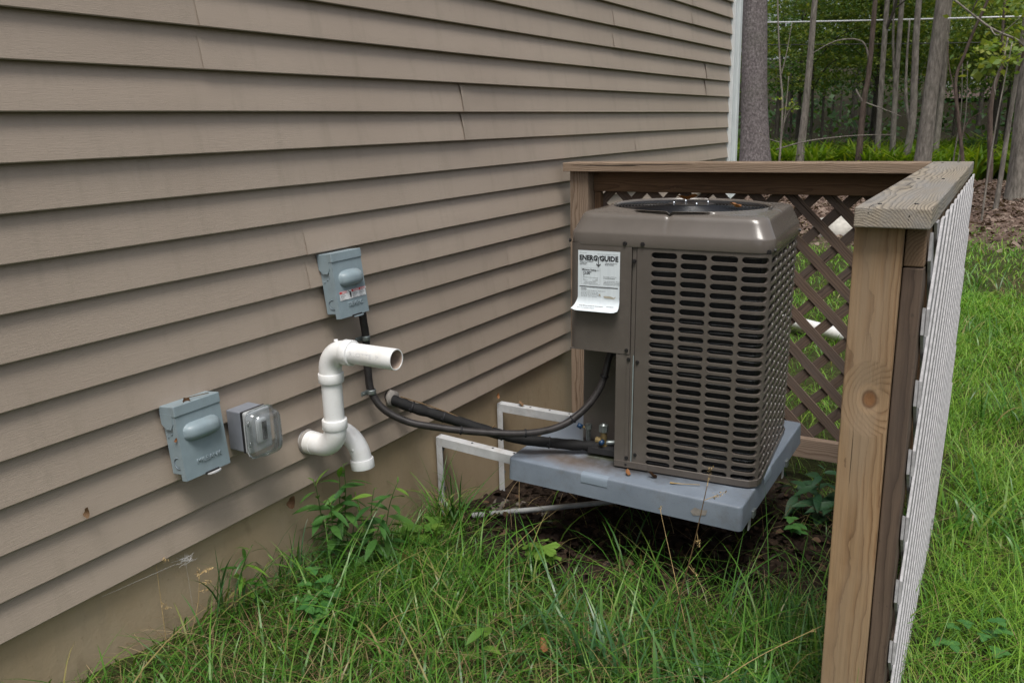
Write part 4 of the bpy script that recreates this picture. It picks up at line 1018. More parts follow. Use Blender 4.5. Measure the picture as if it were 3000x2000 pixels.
def energy_label():
    x0, x1, zt, zb = 0.031, 0.1715, 0.7165, 0.5645; V, F = [], []; nx, nz = 14, 30
    def surf(u, v):                                           # u across 0..1, v down 0..1.3
        x = x0+(x1-x0)*u; fl = 0.0045
        if v <= 1: return (x, -fl-0.0004*math.sin(u*9), zt-(zt-zb)*v)
        w = (v-1)/0.3; th = w*1.25; rr = 0.040
        e = 1+0.13*w*(1-0.2*u)
        xx = x0+(x1-x0)*(0.5+(u-0.5)*e)-0.004*w
        corner = 0.006*w*max(0, abs(u-0.5)*2-0.82)/0.18
        return (xx, -fl-rr*(1-math.cos(th))*1.1, zb-rr*math.sin(th)+corner)
    for j in range(nz+1):
        for i in range(nx+1): V.append(surf(i/nx, 1.3*j/nz))
    for j in range(nz):
        for i in range(nx): a = j*(nx+1)+i; F.append((a, a+nx+1, a+nx+2, a+1))
    lb = link('energy_label', mesh('energy_label', V, F, 'label_paper', True), ac)
    rotm = Matrix(((1, 0, 0, 0), (0, 0, -1, 0), (0, 1, 0, 0), (0, 0, 0, 1)))
    ms = []
    def tx(s, x, z, size, bold=0.0, sx=1.0, al='LEFT'): ms.append((text_mesh(s, size, 'ink', bold, 0, al, sx), Matrix.Translation((x, -0.0056, z)) @ rotm))
    def bar(a, b, c, d):
        me = mesh('bar', [(a, c, 0), (b, c, 0), (b, d, 0), (a, d, 0)], [(0, 1, 2, 3)], 'ink'); ms.append((me, Matrix.Translation((0, -0.0056, 0)) @ rotm))
    for word, xa, xb in (('ENERG', 0.0362, 0.0968), ('GUIDE', 0.1045, 0.1662)):
        tm = text_mesh(word, 0.0220, 'ink', 0.00095); xs_ = [v.co.x for v in tm.vertices]; k = (xb-xa)/(max(xs_)-min(xs_)); m0 = min(xs_)
        for v in tm.vertices: v.co.x = (v.co.x-m0)*k
        ms.append((tm, Matrix.Translation((xa, -0.0056, 0.6860)) @ rotm))
    # the Y whose stem is a downward arrow
    for sgn in (-1, 1):
        me = mesh('bar', [(0.1005-0.0011, 0.694, 0), (0.1005+0.0011, 0.694, 0), (0.1005+sgn*0.0068+0.0013, 0.7015, 0), (0.1005+sgn*0.0068-0.0013, 0.7015, 0)], [(0, 1, 2, 3)], 'ink'); ms.append((me, Matrix.Translation((0, -0.0056, 0)) @ rotm))
        me = mesh('bar', [(0.1005, 0.6665, 0), (0.1005, 0.6700, 0), (0.1005+sgn*0.0066, 0.6770, 0), (0.1005+sgn*0.0078, 0.6735, 0)], [(0, 1, 2, 3)], 'ink'); ms.append((me, Matrix.Translation((0, -0.0058, 0)) @ rotm))
    bar(0.0992, 0.1018, 0.669, 0.695)
    tx('U.S. Government', 0.0365, 0.7078, 0.0033); tx('Federal law prohibits removal of this label before consumer purchase.', 0.1655, 0.7058, 0.0030, 0, 0.82, 'RIGHT')
    for k, s in enumerate(('Central Air Conditioner', 'Cooling Only', 'Split System')): tx(s, 0.0372, 0.6800-k*0.0045, 0.0046, 0.00008)
    for k, s in enumerate(('Johnson Controls, Inc.', 'Model YCD36B')): tx(s, 0.1225, 0.6772-k*0.0045, 0.0044, 0.00008)
    for a, b, c, d in ((0.042, 0.1065, 0.6612, 0.6615), (0.042, 0.1065, 0.6082, 0.6085), (0.042, 0.0423, 0.6082, 0.6615), (0.1062, 0.1065, 0.6082, 0.6615)): bar(a, b, c, d)
    tx('Efficiency Rating', 0.0448, 0.6525, 0.0080, 0.00022, 0.90); tx('(SEER)*', 0.0905, 0.6525, 0.0045); tx('13.00*', 0.0462, 0.6400, 0.0138, 0.0004, 0.85)
    bar(0.0485, 0.0985, 0.6302, 0.6308)
    for k in range(5): bar(0.0485+k*0.0124, 0.0489+k*0.0124, 0.6290 if 0 < k < 4 else 0.6270, 0.6315 if 0 < k < 4 else 0.6325)
    me = mesh('bar', [(0.0510, 0.6338, 0), (0.0532, 0.6375, 0), (0.0488, 0.6375, 0)], [(0, 1, 2)], 'ink'); ms.append((me, Matrix.Translation((0, -0.0056, 0)) @ rotm))
    tx('13.0', 0.0485, 0.6238, 0.0036); tx('Least Efficient', 0.0485, 0.6203, 0.0033); tx('22.0', 0.0985, 0.6238, 0.0042, 0, 1, 'RIGHT'); tx('Most Efficient', 0.0985, 0.6203, 0.0033, 0, 1, 'RIGHT')
    tx('Range of Similar Models', 0.074, 0.6150, 0.0040, 0, 1, 'CENTER'); tx('* Seasonal Energy Efficiency Ratio', 0.074, 0.6105, 0.0036, 0, 1, 'CENTER')
    for k, s in enumerate(('For energy cost info, visit', 'productinfo.energy.gov', '', "* Your air conditioner's efficiency", 'rating may be better depending on', 'the coil your contractor installs.')): tx(s, 0.1175, 0.6345-k*0.0049, 0.0042, 0.00006 if k == 1 else 0)
    bar(0.037, 0.1665, 0.5995, 0.6020)
    tx('Notice', 0.0425, 0.5920, 0.0065, 0.0001); tx('Federal law allows this unit to be installed only in:', 0.0425, 0.5870, 0.0041)
    for k, s in enumerate(('AK  CO  CT  ID  IL  IA  IN  KS  MA', 'ME  MI  MN  MO  MT  ND  NE  NH  NJ', 'NY  OH  OR  PA  RI  SD  UT  VT  WA', 'WV  WI  WY  and U.S. territories')): tx(s, 0.0425, 0.5808-k*0.0044, 0.0038)
    link('label_print', joined('label_print', ['ink'], ms), lb)
    us = [(0.118, 0.572), (0.124, 0.5735), (0.140, 0.5735), (0.150, 0.571), (0.1535, 0.5690), (0.158, 0.5735), (0.1595, 0.5725), (0.1555, 0.5665), (0.151, 0.5655), (0.143, 0.5660), (0.133, 0.5662), (0.124, 0.5670), (0.119, 0.5700)]
    al = [(0.1035, 0.579), (0.108, 0.5795), (0.1085, 0.574), (0.112, 0.5715), (0.106, 0.5725), (0.103, 0.5740)]
    V = [(x, -0.0056, z) for x, z in us]; F = [tuple(range(len(us)))]; k = len(V); V += [(x, -0.0056, z) for x, z in al]; F.append(tuple(range(k, k+len(al))))
    link('label_map', mesh('label_map', V, F, 'ink_tan'), lb)
    ms2 = []
    for k, (s, u, al_, sz) in enumerate((('Energy Efficiency will meet the federal minimum', 0.10, 'LEFT', 0.0040), ('Please see productinfo.energy.gov', 0.08, 'LEFT', 0.0040), ('* 410A refrigerant', 0.70, 'LEFT', 0.0034))):
        tm = text_mesh(s, sz, 'ink', 0.00008)
        for v in tm.vertices:
            vv = 1.17+(0.045 if k == 1 else 0.0 if k == 0 else -0.01)-v.co.y/0.152
            p = surf(u+v.co.x/(x1-x0), vv); v.co = Vector((p[0], p[1]-0.0008, p[2]+0.0002))
        ms2.append((tm, Matrix()))
    link('curl_print', joined('curl_print', ['ink'], ms2), lb)
energy_label()

# ------------------------------------------------------------------ timber enclosure with lattice
fence = empty('lattice_screen', 'timber screen of dark lattice, posts and weathered cap boards around the air conditioner', 'fence', (0, 0, 0))
def board(name, w, l, t, mat, parent, mtx, bev=0.0025):
    """w along local x, l along local y (the grain), t along local z"""
    bm = bmesh.new(); bbox(bm, (w, l, t), (0, 0, 0), bev, 2)
    if l > 0.6:
        for v in bm.verts: v.co.z += 0.0012*noise.noise(Vector((v.co.y*3, l, w)))
    o = link(name, bm_mesh(name, bm, mat), parent); o.matrix_local = mtx; return o
def MT(loc, xa, ya, za):
    m = Matrix((xa, ya, za)).transposed().to_4x4(); m.translation = loc; return m
X_, Y_, Z_ = Vector((1, 0, 0)), Vector((0, 1, 0)), Vector((0, 0, 1))
PIV = Matrix.Translation((1.60, 1.76, 0)) @ Matrix.Rotation(0.0100, 4, 'Z') @ Matrix.Translation((-1.60, -1.76, 0))
def bz(name, w, t, mat, x, y, z0, z1, lean=0.0, piv=False, par=None):     # upright board
    m = MT(Vector((x, y, (z0+z1)/2)), X_, Z_, -Y_); m = (PIV if piv else Matrix()) @ m
    return board(name, w, z1-z0, t, mat, par or fence, m)
def bx_(name, w, t, mat, x0, x1, y, z, flat=True, par=None):               # board along x; flat: w along y, t along z
    m = MT(Vector(((x0+x1)/2, y, z)), Y_, -X_, Z_) if flat else MT(Vector(((x0+x1)/2, y, z)), -Z_, X_, -Y_) if False else MT(Vector(((x0+x1)/2, y, z)), Z_, X_, Y_)
    return board(name, w, x1-x0, t, mat, par or fence, m)
def by_(name, w, t, mat, y0, y1, x, z, flat=True):
    m = MT(Vector((x, (y0+y1)/2, z)), X_, Y_, Z_) if flat else MT(Vector((x, (y0+y1)/2, z)), Z_, Y_, -X_)
    return board(name, w, y1-y0, t, mat, fence, PIV @ m)
bx_('cap_board', 0.140, 0.038, 'cap_wood_brown', 0.030, 1.492, 3.470, 1.2855)
by_('cap_board', 0.1335, 0.038, 'cap_wood', 1.728, 3.540, 1.5795, 1.2850)
bz('post', 0.089, 0.089, 'cap_wood_brown', 0.0945, 3.4745, -0.3, 1.2660)
bx_('top_rail', 0.089, 0.036, 'frame_wood', 0.140, 1.60, 3.503, 1.2210, False)
bx_('bottom_rail', 0.085, 0.036, 'rail_wood', 0.140, 1.60, 3.492, 0.128, False)
bz('batten', 0.030, 0.030, 'frame_wood', 0.156, 3.508, -0.2, 1.175)
bz('post', 0.089, 0.089, 'post_wood', 1.5555, 1.8045, -0.3, 1.2655)
bz('stud', 0.036, 0.086, 'stud_wood', 1.6200, 1.815, -0.3, 1.186)
by_('top_rail', 0.076, 0.036, 'end_wood' if 'end_wood' in M else 'stud_wood', 1.773, 3.520, 1.6200, 1.2265, False)
by_('bottom_rail', 0.085, 0.036, 'stud_wood', 1.86, 3.520, 1.6200, 0.135, False)
bz('post', 0.089, 0.089, 'frame_wood', 1.540, 3.475, -0.3, 1.2655)
for x, y in ((1.548, 1.80), (1.612, 1.815), (1.55, 2.55), (1.61, 2.56), (1.55, 3.44), (1.60, 3.47)):
    bm = bmesh.new(); cyl(bm, 0.0042, 0.002, (0, 0, 0), 'Z', 10); link('nail_head', bm_mesh('nail_head', bm, 'ac_screw', True), fence).matrix_local = PIV @ Matrix.Translation((x, y, 1.3045))
def lattice(axis, u0, u1, v0, v1, n0, mats, phase, width=0.039, pitch=0.1475, thick=0.0072):
    """diagonal slats in two layers; the layer nearer the yard side n0 leans one way, the other the opposite way"""
    for layer in (0, 1):
        for c in np.arange(-3.2+phase[layer], 3.2, pitch):
            # u + s*v = c
            s = 1 if layer == 0 else -1
            pts = []
            for u in (u0, u1):
                v = (c-u)*s
                if v0-1e-6 <= v <= v1+1e-6: pts.append((u, v))
            for v in (v0, v1):
                u = c-s*v
                if u0-1e-6 <= u <= u1+1e-6: pts.append((u, v))
            if len(pts) < 2: continue
            a = min(pts, key=lambda p: p[1]); b = max(pts, key=lambda p: p[1]); L = math.hypot(a[0]-b[0], a[1]-b[1])
            if L < 0.06: continue
            mu, mv = (a[0]+b[0])/2, (a[1]+b[1])/2; du, dv = (b[0]-a[0])/L, (b[1]-a[1])/L
            off = n0+layer*thick + rng.uniform(-0.0004, 0.0004)
            if axis == 'y': P = Vector((mu, off, mv)); ya = Vector((du, 0, dv)); za = Vector((0, -1, 0))
            else: P = Vector((off, mu, mv)); ya = Vector((0, du, dv)); za = Vector((1, 0, 0))
            xa = ya.cross(za); m = MT(P, xa, ya, za)
            # the strip in panel coordinates, clipped to the panel, then moved back to the slat's own frame
            eu, ev = (xa.x, xa.z) if axis == 'y' else (xa.y, xa.z)
            poly = [(mu+eu*i*width/2+du*j*(L/2+0.06), mv+ev*i*width/2+dv*j*(L/2+0.06)) for i, j in ((-1, -1), (1, -1), (1, 1), (-1, 1))]
            for (cu, cv, cc) in ((1, 0, u0), (-1, 0, -u1), (0, 1, v0), (0, -1, -v1)):
                o_ = []
                for q in range(len(poly)):
                    p0, p1 = poly[q], poly[(q+1) % len(poly)]; d0 = p0[0]*cu+p0[1]*cv-cc; d1 = p1[0]*cu+p1[1]*cv-cc
                    if d0 >= 0: o_.append(p0)
                    if d0*d1 < 0: f = d0/(d0-d1); o_.append((p0[0]+(p1[0]-p0[0])*f, p0[1]+(p1[1]-p0[1])*f))
                poly = o_
            if len(poly) < 3: continue
            loc_ = [((p[0]-mu)*eu+(p[1]-mv)*ev, (p[0]-mu)*du+(p[1]-mv)*dv) for p in poly]
            if axis == 'x': m = PIV @ m
            bm = bmesh.new(); h_ = (thick-0.0006)/2
            f0 = bm.faces.new([bm.verts.new((a_, b_, -h_)) for a_, b_ in loc_]); ex_ = bmesh.ops.extrude_face_region(bm, geom=[f0])
            bmesh.ops.translate(bm, vec=(0, 0, 2*h_), verts=[e for e in ex_['geom'] if isinstance(e, bmesh.types.BMVert)])
            es = [e for e in bm.edges if abs(e.verts[0].co.z-e.verts[1].co.z) < 1e-6]
            bmesh.ops.bevel(bm, geom=es, offset=0.0009, segments=1, affect='EDGES')
            bm.faces.ensure_lookup_table()
            for f_ in bm.faces:
                f_.normal_update()
                if abs(f_.normal.z) < 0.3: f_.material_index = 1
            link('lattice_slat', bm_mesh('lattice_slat', bm, mats), fence).matrix_local = m
lattice('y', 0.12, 1.60, 0.09, 1.215, 3.527, ['lattice_wood', 'lattice_wood'], (0.055, 0.02))
lattice('x', 1.80, 3.53, 0.03, 1.262, 1.6440, ['silver_wood', 'silver_edge_lit'], (0.03, 0.09))

# ------------------------------------------------------------------ grass and low growth
def blades(name, mats, x, y, h, w, levels, az, lean, droop, zoff=-0.008):
    """many bent blades in one mesh; all arguments are arrays of one length"""
    n = len(x); z = gz(x, y)+zoff; t = np.linspace(0, 1, levels)
    ca, sa = np.cos(az), np.sin(az)
    tt = t[None, :]
    hd = (h*lean)[:, None]*(0.25*tt+0.75*tt**2)
    vd = h[:, None]*(tt - droop[:, None]*tt**2.6)
    cx = x[:, None]+ca[:, None]*hd; cy = y[:, None]+sa[:, None]*hd; cz = z[:, None]+vd
    tw = az+PI/2+rng.uniform(-0.7, 0.7, n); wx, wy = np.cos(tw), np.sin(tw)
    ww = w[:, None]*np.clip(np.minimum(0.55+1.6*tt, 1.0)*(1-tt**2.2), 0.0, 1)*0.5
    L = np.stack([cx-wx[:, None]*ww, cy-wy[:, None]*ww, cz], -1); Rr = np.stack([cx+wx[:, None]*ww, cy+wy[:, None]*ww, cz], -1)
    co = np.stack([L, Rr], 2).reshape(n, levels*2, 3)[:, :levels*2-1]      # the tip is one point
    co[:, -1] = np.stack([cx[:, -1], cy[:, -1], cz[:, -1]], -1)
    nv = levels*2-1
    q = np.array([[2*k, 2*k+1, 2*k+3, 2*k+2] for k in range(levels-2)]); tri = np.array([2*(levels-2), 2*(levels-2)+1, 2*(levels-1)])
    base = (np.arange(n)*nv)[:, None]
    loops = np.concatenate([(base[:, :, None]+q[None]).reshape(n, -1), base+tri[None]], 1)
    tot = np.array([4]*(levels-2)+[3]); st = np.concatenate([[0], np.cumsum(tot)[:-1]]); per = tot.sum()
    ls = (np.arange(n)[:, None]*per+st[None]).ravel(); lt = np.tile(tot, n)
    me = raw_mesh(name, co.reshape(-1, 3), 0, loops.ravel(), ls, lt, mats)
    me.polygons.foreach_set('use_smooth', [True]*len(me.polygons)); return me
def clump(x, y, s=1.0): return 0.5+0.5*np.sin(3.1*x*s+1.7*np.sin(2.3*y*s))*np.cos(2.7*y*s-1.1*np.sin(1.9*x*s+0.5))
def inside_bare(x, y):
    d = np.hypot((x-0.66)/0.80, (y-2.80)/0.62); return d
def scatter(n, x0, x1, y0, y1): return rng.uniform(x0, x1, n), rng.uniform(y0, y1, n)
def keep(m, *a): return [q[m] for q in a]
def lawn():
    # inside the screen, right before the lens
    x, y = scatter(46000, -0.015, 1.62, 0.75, 3.35)
    d = inside_bare(x, y); c = clump(x, y)
    p = np.where(d < 1.0, 0.015, np.where(d < 1.35, (d-1.0)/0.35*0.7+0.05, 0.95)) * (0.45+0.55*c)
    p = np.where((y > 2.35) & (x < 0.5), p*0.35, p); p = np.where((x < 0.16) & (y > 1.3), p*0.55, p); p = np.where((y > 2.6) & (x > 1.25), p*0.5+0.06, p)
    p = np.where((np.abs(x-1.56) < 0.06) & (np.abs(y-1.81) < 0.06), 0, p)
    x, y, c = keep(rng.random(len(x)) < p, x, y, c); n = len(x)
    h = rng.uniform(0.05, 0.15, n)*(0.7+0.9*c); tall = rng.random(n) < 0.16; h = np.where(tall, h*1.8, h)
    h = np.where(x < 0.16, h*0.8, h)
    az = rng.uniform(0, 2*PI, n); az = np.where(x < 0.06, rng.uniform(-1.2, 1.2, n), az); lean = rng.uniform(0.2, 1.5, n); droop = rng.uniform(0.05, 0.75, n)
    o = link('lawn_grass', blades('lawn_grass', ['grass_blade'], x, y, h, rng.uniform(0.0017, 0.0038, n)*np.where(tall, 1.8, 1.0), 7, az, lean, droop)); setp(o, 'uncut green grass growing between the wall and the lattice screen', 'grass', kind='stuff')
    # outside: right hand lawn
    xs, ys = [], []
    for (cnt, x0, x1, y0, y1) in ((38000, 1.66, 3.4, 1.2, 4.0), (36000, 1.2, 3.6, 4.0, 8.0), (16000, -3.0, 3.2, 8.0, 13.5), (9000, -0.5, 1.66, 3.56, 8.0), (7000, 3.4, 6.0, 0.5, 9.0), (5000, 0, 4, -2.5, 0.9)):
        a, b = scatter(cnt, x0, x1, y0, y1); xs.append(a); ys.append(b)
    x = np.concatenate(xs); y = np.concatenate(ys); c = clump(x, y, 0.8)
    p = 0.5+0.5*c; p = np.where(y > 8, p*np.clip(1-(y-9.0-1.5*np.sin(x*1.3))/3.0, 0.05, 1), p)
    p = np.where((x < 0) & (y < 6.0), 0, p); p = np.where(np.hypot(x-1.78, y) < 0.45, 0, p)
    x, y, c = keep(rng.random(len(x)) < p, x, y, c); n = len(x)
    far = np.clip((y-4)/6, 0, 1)
    h = rng.uniform(0.06, 0.16, n)*(0.75+0.6*c)*(1-0.25*far); az = rng.uniform(0, 2*PI, n)+0.4
    o = link('yard_grass', blades('yard_grass', ['yard_blade'], x, y, h, rng.uniform(0.0019, 0.0042, n)*(1+2.2*far), 5, az, rng.uniform(0.3, 1.5, n), rng.uniform(0.1, 0.75, n)))
    setp(o, 'rough green lawn outside the lattice screen running back to the woods', 'grass', kind='stuff')
    # bleached blades lying in it
    x, y = scatter(5200, 0.0, 1.62, 0.8, 3.3); a, b = scatter(5000, 1.66, 3.0, 1.3, 9.0); x = np.concatenate([x, a]); y = np.concatenate([y, b])
    c = clump(x+3, y-1, 1.3); d = inside_bare(x, y); x, y = keep((rng.random(len(x)) < c*0.9) & ((d > 1.1) | (rng.random(len(x)) < 0.1)), x, y); n = len(x)
    o = link('dead_grass', blades('dead_grass', ['dead_blade'], x, y, rng.uniform(0.06, 0.20, n), rng.uniform(0.0014, 0.003, n), 5, rng.uniform(0, 2*PI, n), rng.uniform(0.7, 2.2, n), rng.uniform(0.3, 0.85, n)))
    setp(o, 'bleached straw lying in the lawn', 'dead grass', kind='stuff')
lawn()
def tuft(label, cx, cy, n, h0, h1, w0, w1, spread=0.03, lean=(0.15, 0.8), droop=(0.05, 0.5), mat='broad_blade', az=None, group='grass tufts by the wall and pad'):
    x = cx+rng.normal(0, spread, n); y = cy+rng.normal(0, spread, n); x = np.maximum(x, -0.012)
    a = rng.uniform(0, 2*PI, n) if az is None else az+rng.normal(0, 0.9, n)
    r = empty('grass_tuft', label, 'grass tuft', (cx, cy, gzf(cx, cy)), group=group)
    me = blades('leaf_blades', [mat], x, y, rng.uniform(h0, h1, n), rng.uniform(w0, w1, n), 9, a, rng.uniform(*lean, n), rng.uniform(*droop, n))
    me.transform(Matrix.Translation((-cx, -cy, -gzf(cx, cy)))); setp(link('leaf_blades', me, r), kind='stuff'); return r
tuft('dense tuft of long green blades at the foot of the front wall bracket', 0.14, 2.27, 95, 0.16, 0.36, 0.004, 0.008, 0.045, (0.15, 1.0), (0.05, 0.7), 'grass_blade')
tuft('broad blue-green tuft at the lower middle, nearest the viewer', 0.99, 1.73, 44, 0.14, 0.27, 0.008, 0.0125, 0.05, (0.1, 0.8), (0.02, 0.45))
tuft('broad-bladed tuft just right of the nearest one, below the dry stalk', 1.15, 1.77, 26, 0.12, 0.25, 0.007, 0.011, 0.05, (0.1, 0.9), (0.02, 0.5))
tuft('tall upright blades standing against the foundation below the lower grey box', 0.03, 1.36, 30, 0.14, 0.30, 0.004, 0.008, 0.05, (0.1, 0.7), (0.0, 0.5), 'broad_blade', 0.3)
tuft('dark tangled tuft on the foundation left of the leafy weed', 0.02, 1.62, 60, 0.12, 0.34, 0.003, 0.006, 0.07, (0.2, 1.1), (0.1, 0.7), 'broad_blade', 0.4)
tuft('sparse spiky tuft in front of the shaded soil under the pad', 0.86, 2.22, 34, 0.12, 0.26, 0.005, 0.009, 0.12, (0.1, 0.7), (0.0, 0.3), 'grass_blade')
tuft('spiky green tuft under the free corner of the pad by the timber post', 1.32, 2.25, 44, 0.12, 0.27, 0.004, 0.008, 0.10, (0.1, 0.8), (0.0, 0.4), 'broad_blade')
tuft('arching long-bladed tuft on open grass left of the nearest tufts', 0.55, 1.62, 60, 0.10, 0.24, 0.004, 0.008, 0.10, (0.3, 1.2), (0.1, 0.7), 'grass_blade')
tuft('fine grass clump growing between the leafy weed and the bracket tuft', 0.10, 2.02, 70, 0.10, 0.26, 0.0025, 0.005, 0.06, (0.2, 1.0), (0.1, 0.6), 'grass_blade', 0.3)
for a, b, lb in ((0.40, 1.52, 'arching broad blades between the lower clover and the yellow-green seedling'), (0.78, 1.80, 'loose arching tuft directly behind the yellow-green seedling'), (0.42, 1.92, 'green tuft in the open grass below the lobed vine'),
                 (1.30, 1.74, 'broad blades at the foot of the near timber post'), (0.62, 2.05, 'thin pale tuft at the front rim of the bare soil')):
    tuft(lb, a, b, 34, 0.12, 0.27, 0.005, 0.0095, 0.07, (0.3, 1.4), (0.1, 0.75), 'grass_blade' if a < 0.7 else 'broad_blade')
for a, b, lb in ((1.85, 3.2, 'coarse lawn tuft right of the lattice, nearest of the yard tufts'), (1.95, 4.6, 'coarse lawn tuft right of the lattice, in the middle of the yard'), (1.55, 6.4, 'tall coarse tuft at the back of the yard by the bare leaf litter'), (1.42, 8.2, 'tall pale tuft in the yard before the big grey trunk')):
    tuft(lb, a, b, 110, 0.12, 0.34, 0.006, 0.011, 0.16, (0.3, 1.3), (0.1, 0.7), 'grass_blade', None, 'coarse tufts in the yard')

def leaf_mesh(name, L, W_, mat, fold=0.25, curl=0.35, n=6, shape=0.9):
    V, F = [], []
    for i in range(n+1):
        t = i/n; w = W_/2*max(0.0, math.sin(PI*t**shape))**0.85 if 0 < i < n else 0.0006
        z = -curl*L*t*t; up = fold*w
        V += [(-w, L*t, z+up), (0, L*t, z), (w, L*t, z+up)]
    for i in range(n):
        a = i*3
        F += [(a, a+1, a+4, a+3), (a+1, a+2, a+5, a+4)]
    return mesh(name, V, F, mat, True)
LF = dict(weed=leaf_mesh('leaf', 0.078, 0.021, 'weed_leaf'), bright=leaf_mesh('leaf', 0.075, 0.021, 'bright_leaf'), dark=leaf_mesh('leaf', 0.095, 0.030, 'dark_leaf'),
          narrow=leaf_mesh('leaf', 0.07, 0.010, 'grass_blade'), clover=leaf_mesh('leaf', 0.026, 0.022, 'clover_leaf', 0.2, 0.15, 5, 0.75), seed=leaf_mesh('leaf', 0.09, 0.030, 'bright_leaf', 0.2, 0.3))
def lobed(name, Rr, mat, lobes=5):
    V = [(0, 0, 0)]; F = []; n = lobes*8
    for k in range(n+1):
        a = -2.3+4.6*k/n; q = Rr*(0.62+0.38*abs(math.cos(a*lobes/4.6*PI*0.98)))*(1-0.12*abs(a)/2.3)*(0.96+0.06*(k % 2))
        V.append((q*math.sin(a), q*math.cos(a), -0.12*q+0.05*Rr*math.sin(k*1.7)))
    for k in range(n): F.append((0, k+2, k+1))
    return mesh(name, V, F, mat, True)
LF['lobe'] = lobed('leaf', 0.045, 'bright_leaf'); LF['lobe2'] = lobed('leaf', 0.034, 'weed_leaf', 5)
def leafy(label, stems, kind, group=None, name='leafy_weed', cat='weed', dens=26, tip='bright', sc=1.0, stem='stem_green', flat=0.0):
    """stems: (base x, y, top dx, dy, height). Every leaf is a part of its own."""
    bx0, by0 = stems[0][0], stems[0][1]; g0 = gzf(bx0, by0); r = empty(name, label, cat, (bx0, by0, g0), group=group)
    for (x, y, dx, dy, h) in stems:
        g = gzf(x, y); n = max(3, int(h/0.03))
        P = [Vector((x+dx*t**1.5+0.006*math.sin(7*t+x*40), y+dy*t**1.5+0.006*math.cos(6*t), g-0.01+h*t)) - r.location for t in np.linspace(0, 1, n)]
        V, F, U = sweep(P, [0.0028*(1-0.6*k/(n-1))*sc for k in range(n)], 6); link('stem', mesh('stem', V, F, stem, True), r)
        m = int(h*dens*2.4); az = random.uniform(0, 6)
        for k in range(m):
            t = 0.12+0.88*(k+0.5)/m; p = P[min(n-1, int(t*(n-1)))].lerp(P[min(n-1, int(t*(n-1))+1)], (t*(n-1)) % 1)
            az += 2.4+random.uniform(-0.4, 0.4); s = sc*(0.65+0.5*math.sin(PI*min(1, t*1.02))**0.7)*random.uniform(0.8, 1.15)*(0.5 if t > 0.93 else 1)
            me = LF[tip] if (t > 0.9 and tip) else LF[kind]
            link('leaf', me, r, tuple(p), (random.uniform(-0.25, 0.55)+(0.7 if t > 0.92 else 0)-flat, random.uniform(-0.5, 0.5), az), (s, s, s))
    return r
leafy('tall leafy green weed against the foundation under the drain elbow',
      [(0.05, 1.82, 0.05, -0.06, 0.38), (0.06, 1.835, 0.05, -0.06, 0.40), (0.12, 1.86, 0.08, -0.05, 0.33), (0.06, 1.78, 0.05, -0.08, 0.31), (0.13, 1.90, 0.09, 0.0, 0.33), (0.14, 1.85, 0.10, -0.05, 0.26), (0.03, 1.80, 0.02, -0.10, 0.36)], 'weed', dens=20)
leafy('thin narrow-leaved plant at the foundation between the lower grey box and the leafy weed', [(-0.0, 1.44, 0.04, 0.02, 0.20), (0.01, 1.47, 0.07, 0.03, 0.15)], 'narrow', name='narrow_leaved_plant', cat='plant', dens=34, tip='narrow')
leafy('dark broad-leaved weed in the corner between the pad and the timber post', [(1.24, 3.12, 0.03, -0.04, 0.25), (1.20, 3.15, -0.08, 0.0, 0.17), (1.29, 3.10, 0.06, -0.04, 0.18)], 'dark', name='broad_leaved_weed', dens=26, tip='dark')
leafy('small bright yellow-green seedling standing alone in the foreground grass', [(0.70, 1.62, 0.0, 0.0, 0.17)], 'seed', name='seedling', cat='plant', dens=13, tip='seed', sc=0.85)
def rosette(label, x, y, kind, n, rad, h, name, cat='plant', group=None, s0=0.8, s1=1.25, tri=False):
    g = gzf(x, y); r = empty(name, label, cat, (x, y, g), group=group)
    for k in range(n):
        a = random.uniform(0, 2*PI); d = rad*math.sqrt(random.random()); hh = h*random.uniform(0.6, 1.2)
        top = Vector((d*math.cos(a), d*math.sin(a), hh)); V, F, U = sweep([(d*0.3*math.cos(a), d*0.3*math.sin(a), 0), (d*0.7*math.cos(a), d*0.7*math.sin(a), hh*0.6), tuple(top)], 0.0011, 5)
        link('stem', mesh('stem', V, F, 'stem_green', True), r); s = random.uniform(s0, s1)
        if tri:
            b0 = random.uniform(0, 2)
            for q in range(3): link('leaf', LF[kind], r, tuple(top), (random.uniform(-0.1, 0.25), 0, b0+q*2*PI/3), (s, s, s))
        else: link('leaf', LF[kind], r, tuple(top), (random.uniform(-0.5, 0.1), random.uniform(-0.4, 0.4), a-PI/2+random.uniform(-0.5, 0.5)), (s, s, s))
rosette('patch of round clover leaves in the grass below the leafy weed', 0.19, 1.55, 'clover', 11, 0.06, 0.10, 'clover_patch', group='clover patches', tri=True)
rosette('lower clover patch nearer the bottom edge, left of the yellow-green seedling', 0.27, 1.45, 'clover', 9, 0.06, 0.08, 'clover_patch', group='clover patches', tri=True)
rosette('small clover growing on the shaded litter beside the timber post', 1.19, 2.93, 'clover', 6, 0.05, 0.06, 'clover_patch', group='clover patches', s0=1.1, s1=1.5, tri=True)
rosette('clover patch in the yard grass just outside the lattice', 1.80, 2.35, 'clover', 9, 0.09, 0.09, 'clover_patch', group='clover patches', tri=True)
rosette('lobed pale leaves of a low vine at the wall beside the bracket tuft', 0.15, 2.07, 'lobe', 6, 0.05, 0.10, 'lobed_vine', group='lobed seedlings')
rosette('single large lobed leaf plant in front of the pad shadow', 0.56, 2.20, 'lobe', 3, 0.03, 0.10, 'lobed_vine', group='lobed seedlings', s0=1.2, s1=1.5)
rosette('cut-leaved maple seedlings at the foot of the near timber post', 1.28, 1.86, 'lobe2', 14, 0.11, 0.08, 'lobed_vine', group='lobed seedlings')
